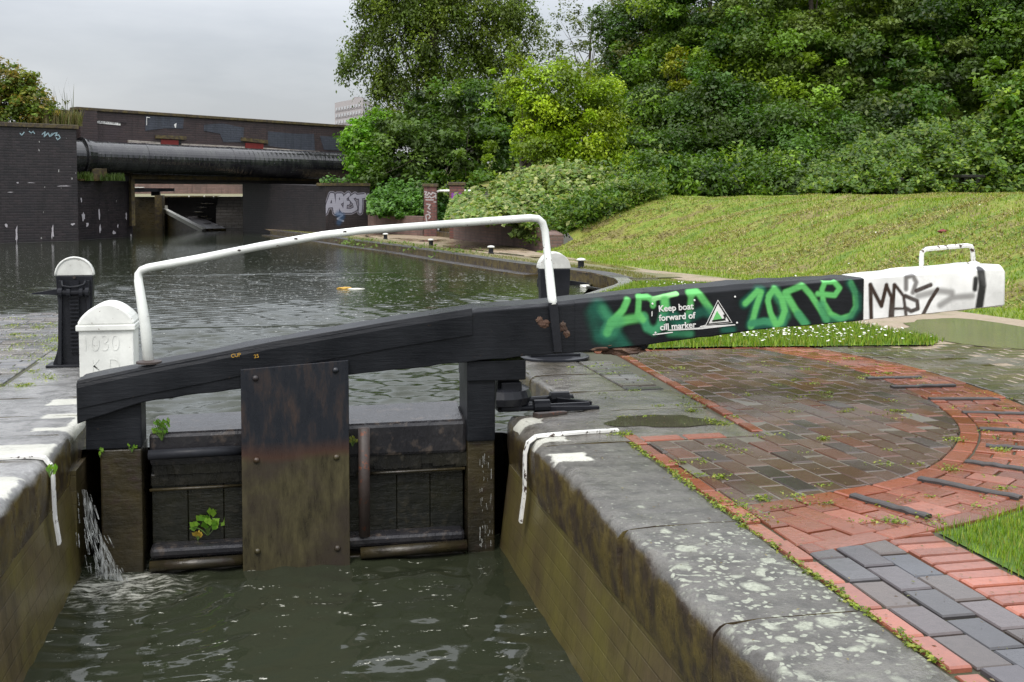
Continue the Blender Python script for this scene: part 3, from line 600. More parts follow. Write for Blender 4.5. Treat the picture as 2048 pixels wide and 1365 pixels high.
# left lockside setts and bank
struct(sheet('lockside_bed', [(-1.70, -1.5), (-1.70, 7.6), (-1.08, 8.55), (-1.25, 9.3), (-1.7, 10.6), (-2.2, 12.3), (-2.75, 12.25), (-12, 12.6), (-12, -1.5)], -.012, M['joint']))
PAVE = MB()
def lb(P):
    P = clip(P, 4.0, 1.08, 4.0*-1.16 + 1.08*8.9) if sum(p[1] for p in P)/len(P) > 8.5 else P
    return clip(P, 0, 1, 12.2)
fill(-5.5, -1.755, 4.5, 12.3, .105, .26, 'x', lambda: random.choice([(.17, .17, .17), (.14, .14, .145), (.19, .185, .18)]), lb)
fill(-1.755, -1.05, 8.68, 12.3, .105, .26, 'x', lambda: random.choice([(.17, .17, .17), (.14, .14, .145), (.19, .185, .18)]), lb)
struct(PAVE.build('stone_setts', M['paver']))
m = MB(); q = [(-1.10, 8.6), (-1.27, 9.3), (-1.7, 10.6), (-2.22, 12.3), (-12, 12.3), (-12, 8.6)]
m.hexa([(x, y, -2) for x, y in q[::-1]], [(x, y, -.03) for x, y in q[::-1]]); o = m.build('bank_wall', M['wall_r']); tag(o, 'dark bank wall below the stone setts on the left lockside', 'bank wall')
# canal edge on the towpath side
ce = empty('canal_edge', (3.9, 19.7, 0), 'curving dark brick edging of the towpath with ledge at water level', 'canal edge')
def along(P, offs, zt, zb, name, mat, a0=0):
    P = [Vector((x, y, 0)) for x, y in P]; st = []
    for i, p in enumerate(P):
        t = (P[min(i+1, len(P)-1)] - P[max(i-1, 0)]).normalized(); n = Vector((t.y, -t.x, 0)); st.append((p + n*offs[0], p + n*offs[1]))
    mb = MB()
    for i in range(len(st)-1):
        (a, b), (c, d) = st[i], st[i+1]
        up = Vector((0, 0, 1)); mb.add([a+up*zb, b+up*zb, d+up*zb, c+up*zb, a+up*zt, b+up*zt, d+up*zt, c+up*zt], [(4, 5, 6, 7), (0, 4, 7, 3), (1, 2, 6, 5)] + ([(0, 1, 5, 4)] if i == 0 else []) + ([(3, 7, 6, 2)] if i == len(st)-2 else []))
    return mb.build(name, mat, ce)
# offsets: positive = to the right of travel = land side
along(catmull(BANK[8:18], 4), (0, .30), .012, -1.2, 'edging', M['stone_d'])
along(catmull(BANK[1:9], 4), (0, .2), .02, -1.2, 'pale_edging', M['stone_l'])
along(catmull(BANK[11:18], 4), (-.28, -.002), -.13, -1.2, 'ledge', M['stone_d'])
# white cill marker strips
def marker(pts, nm, lab):
    mb = MB(); P = catmull([(0, 0)] + [(0, 0)], 1) and pts; st = []
    for i, p in enumerate(P):
        p = Vector(p[:3]); t = (Vector(P[min(i+1, len(P)-1)][:3]) - Vector(P[max(i-1, 0)][:3])).normalized(); a = Vector((0, 1, 0)); n = t.cross(a).normalized(); hw = .020
        st.append([p - a*hw - n*.006, p + a*hw - n*.006, p + a*hw + n*.006, p - a*hw + n*.006])
    k = len(st); mb.add([q for s_ in st for q in s_], [(i*4+j, i*4+(j+1)%4, (i+1)*4+(j+1)%4, (i+1)*4+j) for i in range(k-1) for j in range(4)] + [(3, 2, 1, 0), (k*4-4, k*4-3, k*4-2, k*4-1)])
    o = mb.build(nm, M['wchip']); tag(o, lab, 'cill marker', 'white cill markers bent over the coping edges')
Y = 5.47
marker([(1.64, Y+.05, .008), (1.45, Y+.03, .009), (1.27, Y, .009), (1.205, Y, .004), (1.165, Y, -.025), (1.150, Y, -.08), (1.148, Y, -.27), (1.128, Y, -.42)], 'cill_marker', 'white painted strip bent over the right coping edge beside the square paint marks')
marker([(-1.50, Y-.02, .009), (-1.3, Y, .009), (-1.13, Y, .009), (-1.075, Y, .0), (-1.048, Y, -.035), (-1.04, Y, -.08), (-1.035, Y, -.27), (-1.018, Y, -.40)], 'cill_marker', 'white painted strip bent over the left coping edge above the mossy wall')

# ------------------------------------------------------------------ paint by strokes on dense panels
def strokes_color(P2, strokes):
    """P2 (n,2) in surface metres; strokes: list of (pts, radius, soft, rgb, alpha)"""
    C = np.zeros((len(P2), 4), np.float32)
    for pts, r, soft, rgb, al in strokes:
        d = np.full(len(P2), 1e9)
        for a, b in zip(pts[:-1], pts[1:]):
            a = np.array(a); b = np.array(b); ab = b-a; t = np.clip(((P2-a) @ ab) / max(ab @ ab, 1e-9), 0, 1); d = np.minimum(d, np.hypot(*(P2 - a - t[:, None]*ab).T))
        A = al * np.clip(1 - (d - r) / soft, 0, 1); A = A[:, None]
        C[:, 3:] = A + C[:, 3:]*(1-A); C[:, :3] = np.array(rgb)*A + C[:, :3]*(1-A)
    return C
def grid_panel(name, fn, nu, nv, mat, col, parent, uvfn=None):
    U, Vv = np.meshgrid(np.linspace(0, 1, nu), np.linspace(0, 1, nv)); P = fn(U.ravel(), Vv.ravel())
    I, J = np.meshgrid(np.arange(nu-1), np.arange(nv-1)); a = (J*nu+I).ravel(); Fq = np.stack([a, a+1, a+nu+1, a+nu], 1)
    o = npmesh(name, P, Fq, mat, col, parent)
    if uvfn is not None:
        uv = uvfn(P).astype(np.float32); l = o.data.uv_layers.new(name='UVMap'); l.data.foreach_set('uv', uv[Fq.ravel()].ravel())
    return o

# ------------------------------------------------------------------ the lock gate
gate = empty('lock_gate', (0.0, 6.1, -.72), 'black timber lock gate with long balance beam closing the lock chamber', 'lock gate')
YF, YB = 5.93, 6.21
def bst(px, yb, yc, yt):
    P = gy(px, yc, YF); Q = EYE + (gy(px, yt, YF) - EYE) * 1.0; v = ray(px, yt); back = EYE + v * (YB / v.y)
    return (P.x, gy(px, yb, YF).z, P.z, back.z)
BST = [bst(152, 852, 767, 748), bst(283, 808, 738, 722), bst(400, 791, 716, 701), bst(545, 774, 689, 673), bst(699, 753, 661, 648), bst(782, 744, 647, 634), bst(932, 728, 627, 611), bst(960, 724, 624, 607), bst(1103, 712, 612, 597), bst(1189, 704, 604, 587),
       bst(1292, 693, 596, 577), bst(1400, 678, 588, 568), bst(1512, 663, 578, 559), bst(1728, 644, 558, 548)]
BEND = [bst(1728, 644, 558, 548), bst(1850, 632, 549, 535), bst(1985, 617, 540, 524), bst(2006, 614, 540, 524.5), bst(2012, 612, 545, 530)]
XJ = BST[-1][0]; XE = BEND[-1][0]
def bz(x, k):
    S = BST[:-1] + BEND; return float(np.interp(x, [s[0] for s in S], [s[k] for s in S]))
def beam(ST, name, mat, parent):
    mb = MB(); ch = .035; st = []
    xs = []
    for a, b in zip(ST[:-1], ST[1:]):
        n = max(1, int((b[0]-a[0])/.06)); xs += [a[0] + (b[0]-a[0])*k/n for k in range(n)]
    xs.append(ST[-1][0]); R_ = random.Random(4)
    for x in xs:
        b, c, t = (float(np.interp(x, [s[0] for s in ST], [s[k] for s in ST])) for k in (1, 2, 3)); j = [R_.gauss(0, .0022) for _ in range(6)]
        st.append([(x, YF+.003, b+.006+j[0]), (x, YF+.003, c), (x, YF+ch, t+j[1]), (x, YB-.01, t+j[2]), (x, YB, t-.01), (x, YB, b+j[3])])
    n = 6; K = len(st); mb.add([q for s_ in st for q in s_], [(k*n+j, (k+1)*n+j, (k+1)*n+(j+1)%n, k*n+(j+1)%n) for k in range(K-1) for j in range(n)] + [tuple(range(n)), tuple(range(K*n-1, K*n-n-1, -1))])
    return mb.build(name, mat, parent, bevel=.006)
bb = beam(BST, 'balance_beam', M['black_wood'], gate)
be = beam(BEND, 'beam_end', M['white'], bb); be['label'] = 'white painted beam end sprayed with black letters'
# sprayed front faces
def S(pts, r, soft, rgb, al=1.0): return ([(lambda v: (v.x, v.z))(gy(x, y, YF)) for x, y in pts], r, soft, rgb, al)
def cz(x0, y0, s): return lambda *p: [(x0 + a/s, y0 + b/s) for a, b in p]
c2 = cz(1140, 540, 6.024); c3 = cz(1460, 480, 6.203); c4 = cz(1700, 470, 5.885)
G1 = (.12, .46, .13); G2 = (.05, .25, .12); G3 = (.02, .13, .085); G4 = (.26, .62, .24)
gs = []
gs += [S(c2((340, 440), (480, 640), (420, 780)), .02, .05, G3, .8), S(c2((390, 470), (500, 620), (430, 740)), .010, .03, G2, .8), S(c2((250, 520), (330, 820), (560, 900)), .01, .05, G3, .65), S(c2((560, 760), (700, 950)), .012, .04, G3, .8)]
gs += [S(c2((690, 370), (640, 480), (500, 640), (450, 760)), .014, .014, G1), S(c2((520, 640), (700, 600), (880, 570)), .017, .022, G1, .9), S(c2((560, 640), (480, 740)), .03, .03, G2, .5)]
gs += [S(c2((880, 570), (930, 700), (1010, 740), (1080, 690), (1120, 560), (1150, 440), (1140, 360)), .016, .022, G2), S(c2((1000, 430), (1000, 370), (940, 330), (830, 330), (820, 520), (880, 600)), .012, .012, G1)]
gs += [S(c2((1010, 350), (1290, 290)), .010, .007, G4), S(c2((1140, 360), (1150, 470)), .015, .015, G1), S(c2((1460, 300), (1450, 450), (1410, 600)), .012, .015, G1, .9), S(c2((1440, 280), (1540, 270), (1700, 490)), .014, .015, G1), S(c2((1260, 560), (1330, 620), (1600, 500), (1800, 560)), .016, .03, G3, .8), S(c2((1200, 760), (1450, 770)), .01, .03, G2, .8), S(c2((1200, 520), (1280, 680)), .02, .03, G3, .6), S(c2((1850, 720), (1960, 720)), .01, .03, G3, .8)]
gs += [S(c3((180, 790), (350, 640), (390, 640), (330, 800), (260, 1060), (480, 1030), (640, 1050)), .022, .025, G3, .8), S(c3((560, 640), (660, 800), (690, 940), (600, 1040)), .02, .03, G2, .8)]
gs += [S(c3((190, 790), (340, 640), (385, 650), (320, 850), (260, 1080)), .011, .012, G1), S(c3((260, 1040), (420, 1010), (560, 1030)), .013, .014, G2), S(c3((480, 700), (550, 610), (640, 720), (680, 880), (630, 1020), (570, 1050), (500, 900), (470, 760), (490, 680)), .012, .012, G1)]
gs += [S(c3((690, 650), (900, 570), (1000, 680), (1130, 880), (1200, 990)), .012, .014, G1), S(c3((700, 680), (800, 850), (930, 1040)), .014, .016, G1), S(c3((850, 930), (950, 1050)), .016, .02, G2, .8)]
gs += [S(c3((1090, 670), (1300, 690), (1360, 600), (1290, 520), (1180, 520), (1140, 620), (1160, 780), (1250, 920), (1370, 980), (1500, 940), (1560, 830), (1550, 650), (1500, 540)), .011, .013, G1), S(c3((1130, 800), (1180, 990), (1400, 1000)), .014, .02, G2, .7), S(c3((1480, 540), (1590, 700), (1590, 850), (1500, 970)), .012, .03, G3, .7)]
K1 = (.03, .014, .010)
ws = [S(c4((240, 590), (250, 980)), .009, .007, K1), S(c4((240, 590), (370, 840), (430, 590)), .009, .006, K1), S(c4((430, 600), (490, 740), (470, 980)), .008, .006, K1), S(c4((520, 590), (500, 970)), .008, .006, K1), S(c4((530, 590), (630, 720), (660, 950)), .007, .006, K1), S(c4((500, 870), (640, 870)), .005, .005, K1),
      S(c4((660, 640), (660, 500), (740, 480), (780, 560), (740, 680)), .008, .012, K1, .8), S(c4((780, 660), (950, 590)), .010, .005, K1), S(c4((650, 720), (790, 780), (800, 870), (720, 900), (650, 860)), .009, .006, K1), S(c4((1030, 640), (940, 780), (860, 940)), .009, .005, K1),
      S(c4((800, 720), (1050, 660), (1200, 680)), .008, .02, K1, .6), S(c4((1440, 720), (1200, 740), (1060, 830)), .008, .02, K1, .6), S(c4((1540, 420), (1560, 600), (1520, 860)), .019, .012, (.012, .012, .014)), S(c4((1480, 520), (1470, 640)), .01, .012, (.012, .012, .014))]
def faceplate(ST, x0, x1, strokes, mat, name, parent):
    nu = int((x1-x0)/.0055); nv = 52
    def fn(u, v):
        x = x0 + (x1-x0)*u; zb = np.interp(x, [s_[0] for s_ in ST], [s_[1] for s_ in ST]) + .012; zc = np.interp(x, [s_[0] for s_ in ST], [s_[2] for s_ in ST]) ; zt = np.interp(x, [s_[0] for s_ in ST], [s_[3] for s_ in ST])
        f = np.clip(v/.82, 0, 1); g = np.clip((v-.82)/.18, 0, 1); z = zb + (zc-zb)*f + (zt-zc-.002)*g; y = np.full_like(x, YF) + g*.032
        return np.stack([x, y, z], 1)
    U, Vv = np.meshgrid(np.linspace(0, 1, nu), np.linspace(0, 1, nv)); P = fn(U.ravel(), Vv.ravel()); P[:, 1] -= np.where(Vv.ravel() > .83, .002, 0)
    # spray thins where the grain is rough
    Q = np.stack([P[:, 0], P[:, 2]], 1); C = strokes_color(Q, strokes); pass
    return grid_panel(name, lambda u, v: P, nu, nv, mat, C, parent)
o = faceplate(BST, 1.52, XJ-.002, gs, M['black_wood_g'], 'sprayed_face', bb); o['label'] = 'green spray lettering on the black beam'
o = faceplate(BEND, XJ+.002, XE-.012, ws, M['white_g'], 'sprayed_face', bb); o['label'] = 'black spray lettering on the white beam end'
# rotten patches and broken timber below the beam
def lump(c, r, name, mat, parent, seed=0, n=3):
    bm = bmesh.new(); bmesh.ops.create_icosphere(bm, subdivisions=n, radius=1); R_ = random.Random(seed); k = [Vector((R_.gauss(0, 2.5), R_.gauss(0, 2.5), R_.gauss(0, 2.5))) for _ in range(6)]
    for v in bm.verts:
        d = 1 + sum(.09*math.sin(q.dot(v.co)*1.6 + i) for i, q in enumerate(k)) + R_.gauss(0, .05); v.co = Vector(c) + Vector((v.co.x*r[0]*d, v.co.y*r[1]*d, v.co.z*r[2]*d))
    me = bpy.data.meshes.new(name); bm.to_mesh(me); bm.free(); return link(name, me, mat, parent)
lump(gy(1243, 700, 5.99), (.115, .06, .03), 'broken_timber', M['rotten'], bb, 5); lump(gy(1205, 694, 5.98), (.09, .05, .022), 'broken_timber', M['rotten'], bb, 8)
lump(gy(1270, 690, 6.02), (.07, .06, .035), 'broken_timber', M['black_wood'], bb, 9)
for (x, y, a, b, s_) in ((1087, 648, .032, .022, 1), (1125, 655, .024, .028, 2), (1133, 668, .02, .02, 3), (1078, 640, .02, .018, 4)): lump(gy(x, y, 5.935), (a, .009, b), 'rot_patch', M['rotten'], bb, s_)
# cap board along the left half with its shadow gap
m = MB(); xs = np.linspace(BST[0][0]+.004, gy(945, 700, YF).x, 26); st = []
for x in xs: t = bz(x, 3); st.append([(x, YF-.003, t-.135), (x, YF-.003, t-.03), (x, YF+.01, t+.006), (x, YF+.13, t+.006), (x, YF+.13, t-.02), (x, YF+.02, t-.115)])
n = 6; K = len(st); m.add([q for s_ in st for q in s_], [(k*n+j, (k+1)*n+j, (k+1)*n+(j+1)%n, k*n+(j+1)%n) for k in range(K-1) for j in range(n)] + [tuple(range(n)), tuple(range(K*n-1, K*n-n-1, -1))])
m.build('cap_board', M['black_wood'], bb, bevel=.003)
# yellow lettering remains
def txt(s_, P, h, mat, name, parent, rot=0.0, up=Vector((0, 0, 1)), right=Vector((1, 0, 0)), ext=.0012, sx_=1.0, bold=0.0, sp=1.0):
    cu = bpy.data.curves.new(name, 'FONT'); cu.body = s_; cu.size = h; cu.extrude = ext; cu.offset = bold; cu.space_line = sp
    to = bpy.data.objects.new(name, cu); COL.objects.link(to); bpy.context.view_layer.update()
    me = bpy.data.meshes.new_from_object(to.evaluated_get(bpy.context.evaluated_depsgraph_get())); bpy.data.objects.remove(to)
    r = right.normalized(); u = up.normalized(); r, u = r*math.cos(rot)+u*math.sin(rot), u*math.cos(rot)-r*math.sin(rot); n = r.cross(u)
    mt = Matrix((( r.x*sx_, u.x, n.x, P.x), (r.y*sx_, u.y, n.y, P.y), (r.z*sx_, u.z, n.z, P.z), (0, 0, 0, 1))); me.transform(mt); me.materials.clear()
    return link(name, me, mat, parent)
txt('CUP', gy(462, 716, 5.914), .026, M['yellowpaint'], 'faded_lettering', bb, math.radians(7)); txt('25', gy(508, 717, 5.914), .026, M['yellowpaint'], 'faded_lettering', bb, math.radians(7))
# sign on the beam
sl_ = math.atan(.065)
m = MB(); a, b, c, d = (gy(1303, 672, 5.924), gy(1480, 661, 5.924), gy(1480, 592, 5.924), gy(1303, 606, 5.924)); q = [(p.x, 0, p.z) for p in (a, b, c, d)]
m.add([(p[0], 5.926, p[2]) for p in q], [(0, 1, 2, 3)])
for s_, (x, y) in (('Keep boat', (1317, 624)), ('forward of', (1318, 642.5)), ('cill marker', (1320, 661))): txt(s_, gy(x, y, 5.9265), .0475, M['textwhite'], 'sign_lettering', bb, sl_ - .01, ext=.002, sx_=1.0, bold=.0009)
def tri(P, mat, nm, y): mb = MB(); v = [gy(*p, y) for p in P]; mb.add([(p.x, y, p.z) for p in v] + [(p.x, 5.93, p.z) for p in v], [(0, 1, 2), (0, 3, 4, 1), (1, 4, 5, 2), (2, 5, 3, 0)]); return mb.build(nm, mat, bb)
tri([(1411, 651), (1465, 646), (1436, 600)], M['textwhite'], 'warning_triangle', 5.9275); tri([(1413, 650), (1463, 645), (1436, 602.5)], M['textblack'], 'warning_triangle', 5.9262); tri([(1417.5, 647.5), (1458, 643.5), (1436, 608)], M['textwhite'], 'warning_triangle', 5.925)
M['gsm'] = m_plain('green overspray', G1, .5)
tri([(1424.5, 644), (1447, 642), (1434, 622)], M['gsm'], 'warning_symbol', 5.9238)
m = MB(); m.add([gy(x, y, 5.9225) for x, y in ((1424, 641), (1450, 637), (1452, 641), (1425, 644))], [(0, 1, 2, 3)]); m.add([gy(x, y, 5.9225) for x, y in ((1446, 630), (1451, 629), (1452, 637), (1449, 637))], [(0, 1, 2, 3)]); m.build('warning_symbol', M['textblack'], bb)
m = MB()
for P in (((1305, 669), (1345, 664), (1346, 666), (1306, 671)), ((1335, 660), (1395, 656), (1412, 652), (1470, 649), (1471, 651), (1400, 659), (1336, 662)), ((1303, 624), (1305, 622), (1305, 632), (1303, 634)), ((1400, 653), (1412, 650), (1413, 656), (1400, 657))): m.add([gy(x, y, 5.9262) for x, y in P], [tuple(range(len(P)))])
m.build('torn_sign_edge', M['textwhite'], bb)
for (x, y) in ((1389, 601), (1470, 594), (1474, 646), (1311, 666), (1305, 608)): m = MB(); m.lathe((0, 0, 0), [(.001, 0), (.006, 0), (.005, .003), (.001, .004)], 8); p = gy(x, y, 5.925); m.v = [(v[0]+p.x, p.y - v[2], v[1]+p.z) for v in m.v]; m.build('sign_screw', M['textwhite'], bb)
# posts, rails and panels of the leaf
def fbox(x0, x1, z0, z1, y0, y1, nm, mat, bev=.008, par=gate): m = MB(); m.box(x0, x1, y0, y1, z0, z1); return m.build(nm, mat, par, bevel=bev)
GX = lambda px, Y=5.98: gy(px, 900, Y).x
fbox(GX(200), GX(283), -1.6, -.085, 5.98, 6.25, 'mitre_post', M['slimewood']); fbox(GX(172), GX(284), -.083, .19, 5.975, 6.18, 'post_head', M['black_wood'])
fbox(GX(936), GX(990), -1.6, -.10, 5.99, 6.26, 'heel_post', M['slimewood']); fbox(GX(934), GX(990), -.12, .215, 5.97, 6.25, 'heel_post_head', M['black_wood'])
fbox(GX(933), GX(1050), .205, .312, 5.955, 6.26, 'heel_cap', M['black_wood'], .006); fbox(GX(1000), GX(1043), .02, .203, 6.03, 6.24, 'heel_neck', M['iron'], .006)
m = MB(); m.hexa([(-.682, 6.02, -.19), (GX(936), 6.02, -.19), (GX(936), 6.33, -.19), (-.682, 6.33, -.19)], [(-.682, 6.02, -.022), (GX(936), 6.02, -.012), (GX(936), 6.33, .046), (-.682, 6.33, .02)]); m.build('top_rail', M['railwood'], gate, bevel=.02); 
m = MB(); R_ = random.Random(2)
for k in range(26): x = -.66 + k*.062; m.box(x, x+.0625, 6.03+R_.uniform(0, .006), 6.2, -.235 - (.03*R_.random() if x > .2 else .004*R_.random()), -.185)
m.build('splintered_rail_edge', M['darkwood'], gate)
m = MB(); m.tube([(-.68, 5.97, -.118), (-.215, 5.97, -.112)], .026); m.build('iron_tube', M['iron'], gate, smooth=True)
m = MB(); m.tube([(-.68, 5.95, -.682), (-.215, 5.95, -.675)], .028); m.build('iron_tube', M['slimewood'], gate, smooth=True)
m = MB(); m.tube([(.375, 5.95, -.678), (.935, 5.95, -.668)], .030); m.build('iron_tube', M['slimewood'], gate, smooth=True)
for q_ in ([(-.68, 6.0, -.305), (-.2, 6.0, -.302)], [(.36, 6.0, -.272), (.935, 6.0, -.268)]): m = MB(); m.tube(q_, .008, 8); m.build('brace_rod', M['slimewood'], gate, smooth=True)
m = MB()
for k in range(9): x = -.68 + k*.18; m.box(x, x+.1785, 6.09+.003*(k % 2), 6.14, -1.6, -.19)
m.build('planking', M['planks'], gate, bevel=.004)
fbox(-.682, .932, -.655, -.595, 5.97, 6.09, 'bottom_rail', M['railwood'], .02); fbox(-.682, .932, -.9, -.70, 5.99, 6.09, 'cill_rail', M['slimewood'])
fbox(-.682, .932, -.30, -.235, 6.05, 6.09, 'dark_board', M['darkwood'])  # dark timber strip below the top rail
# steel plate with rivets
m = MB(); A, B, C_, D_ = gy(486, 1142, 5.905), gy(700, 1134, 5.905), gy(695, 721, 5.905), gy(483, 740, 5.905)
b0, b1 = -.80, -.80
m.add([(A.x, 5.905, -1.0), (B.x, 5.905, -1.0), (B.x, 5.905, C_.z), (A.x, 5.905, D_.z), (A.x, 5.925, -1.0), (B.x, 5.925, -1.0), (B.x, 5.925, C_.z), (A.x, 5.925, D_.z)], [(0, 1, 2, 3), (7, 6, 5, 4), (0, 4, 5, 1), (1, 5, 6, 2), (2, 6, 7, 3), (3, 7, 4, 0)])
pl = m.build('steel_plate', M['plate'], gate, bevel=.002)
fbox(-.20, .32, -1.2, .25, 5.927, 5.968, 'plate_backing', M['slimewood'], .004)
for (x, y) in ((513, 921), (673, 915), (515, 1103), (675, 1097), (511, 757), (671, 741)):
    m = MB(); m.lathe((0, 0, 0), [(.017, 0), (.016, .006), (.011, .012), (.003, .015)], 14); p = gy(x, y, 5.905); m.v = [(v[0]+p.x, p.y - v[2], v[1]+p.z) for v in m.v]; m.build('rivet', M['plate'], pl, smooth=True)
m = MB(); m.tube([gy(728, 856, 5.955), gy(729, 1072, 5.955)], .030, 14); m.build('paddle_rod', M['rust'], gate, smooth=True)
# hand rail on the beam
Yh = 6.10
pts = [gy(297, 724, 5.99), gy(291, 655, 6.02), gy(284, 610, 6.04), gy(277, 563, 6.08), gy(277, 549, Yh), gy(283, 541, Yh), gy(296, 536, Yh), gy(400, 517, Yh), gy(520, 493, Yh), gy(645, 471, Yh), gy(720, 462, Yh), gy(900, 448, Yh), gy(1060, 436.5, Yh), gy(1076, 438, Yh), gy(1085, 446, Yh), gy(1090, 462, Yh), gy(1094, 500, 6.06), gy(1099, 550, 6.0), gy(1104, 598, 5.945), gy(1107, 612, 5.920)]
pp = [pts[0]]
m = MB(); m.tube(pts, [.027, .027, .025, .022] + [.0205]*13 + [.024, .024, .020], 16); hr = m.build('hand_rail', M['wpipe'], gate, smooth=True)
for rx_, ry_ in ((690, 463.5), (478, 501), (592, 478)): lump(gy(rx_, ry_, Yh-.018), (.010, .005, .005), 'rust_spot', M['rust'], hr, int(rx_), 2)
m = MB(); a = gy(1106, 606, 5.915); b = gy(1116, 705, 5.915); m.hexa([(b.x-.022, 5.908, b.z), (b.x+.022, 5.908, b.z), (b.x+.022, 5.93, b.z), (b.x-.022, 5.93, b.z)], [(a.x-.024, 5.908, a.z), (a.x+.024, 5.908, a.z), (a.x+.024, 5.93, a.z), (a.x-.024, 5.93, a.z)]); m.build('rail_strap', M['iron'], hr, bevel=.003)
m = MB(); p = gy(298, 722, 5.985); m.lathe(p - Vector((0, 0, .012)), [(.062, 0), (.062, .01), (.03, .016)], 18); m.build('rail_foot', M['rust'], hr)
# grab handle at the beam end
Yg = 6.07; hp = [gy(1843, 541, Yg), gy(1843, 515, Yg), gy(1844, 505, Yg), gy(1851, 499, Yg), gy(1870, 497, Yg), gy(1933, 491.5, Yg), gy(1942, 493, Yg), gy(1945, 500, Yg), gy(1947, 524, Yg)]
m = MB(); m.tube(hp, .0135, 12); gh_ = m.build('grab_handle', M['wchip'], bb, smooth=True)
for p in (hp[0], hp[-1]):
    m = MB(); m.lathe((p.x, p.y, p.z - .012), [(.034, 0), (.034, .008), (.016, .014)], 14); m.build('handle_flange', M['wchip'], gh_)
# collar irons holding the heel post
an = empty('anchor_iron', (1.5, 6.2, 0), 'heavy black collar strap and wedges anchoring the gate heel to the stone', 'anchor iron')
m = MB(); m.tube([(1.16+.11*math.cos(a), 6.13+.13*math.sin(a), .10) for a in np.linspace(-2.0, 2.0, 14)], .055, 8); m.build('collar', M['iron'], an, bevel=0)
m = MB(); m.box(1.13, 1.245, 5.99, 6.03, .03, .19); m.build('collar_plate', M['iron'], an, bevel=.01)
for (a, b, r) in (((1.24, 6.22, .09), (1.30, 6.30, .03), .05), ((1.30, 6.28, .035), (1.62, 6.38, .025), .02), ((1.33, 6.10, .035), (1.42, 6.10, .035), .036), ((1.47, 6.3, .04), (1.58, 6.3, .04), .036), ((1.25, 6.08, .03), (1.66, 6.16, .02), .018)):
    m = MB(); m.tube([a, b], r, 12); m.build('anchor_bar', M['iron'], an, bevel=.004)
for (x, y, l, w_, rot, h) in ((1.40, 5.98, .22, .05, .5, .03), (1.56, 6.12, .30, .055, .12, .035), (1.60, 6.26, .2, .05, -.15, .05), (1.38, 6.2, .18, .09, .2, .045)):
    m = MB(); cu, su = math.cos(rot), math.sin(rot); f = lambda u, v, z: (x + u*cu - v*su, y + u*su + v*cu, z)
    m.hexa([f(-l/2, -w_/2, .001), f(l/2, -w_/3, .001), f(l/2, w_/3, .001), f(-l/2, w_/2, .001)], [f(-l/2, -w_/2, h), f(l/2, -w_/3, h*.5), f(l/2, w_/3, h*.5), f(-l/2, w_/2, h)]); m.build('wedge', M['iron'] if h > .033 else M['rust'], an, bevel=.004)
# leak
def fall():
    mb = MB(); P = [(-.99, 5.99, -.28), (-.965, 5.97, -.40), (-.93, 5.95, -.52), (-.885, 5.93, -.64), (-.86, 5.92, -.73)]; w0 = [.012, .02, .03, .045, .06]; st = []
    for (x, y, z), ww in zip(P, w0): st += [[(x-ww*1.2, y, z), (x+ww, y-.02, z)]]
    v = [q for s_ in st for q in s_]; mb.add(v, [(2*i, 2*i+1, 2*i+3, 2*i+2) for i in range(len(P)-1)]); R8 = random.Random(6)
    for k in range(70):
        t0 = R8.random()**.7*3.4; i0 = int(t0); f = t0 - i0; L0 = R8.uniform(.03, .10); e = R8.gauss(0, 1)
        q0 = [P[i0][a_] + (P[i0+1][a_]-P[i0][a_])*f for a_ in range(3)]; d0 = [P[i0+1][a_]-P[i0][a_] for a_ in range(3)]; n0 = math.sqrt(sum(x*x for x in d0)); q1 = [q0[a_] + d0[a_]/n0*L0 for a_ in range(3)]; sp = (.012 + .012*t0)*e; wd = R8.uniform(.0012, .003)
        k0 = len(mb.v); mb.add([(q0[0]+sp-wd, q0[1]-.03, q0[2]), (q0[0]+sp+wd, q0[1]-.03, q0[2]), (q1[0]+sp*1.2+wd, q1[1]-.03, q1[2]), (q1[0]+sp*1.2-wd, q1[1]-.03, q1[2])], [(0, 1, 2, 3)])
    R9 = random.Random(4)
    for k in range(46): x = R9.uniform(GX(958), GX(984)); z = R9.uniform(-.70, -.18); l = R9.uniform(.008, .05); q = len(mb.v); mb.add([(x-.0016, 5.972, z), (x+.0016, 5.972, z), (x+.001, 5.972, z-l), (x-.001, 5.972, z-l)], [(0, 1, 2, 3)])
    return tag(mb.build('leaking_water', M['fall']), 'thin white threads of water leaking past both edges of the gate', 'water', kind='stuff')
fall()

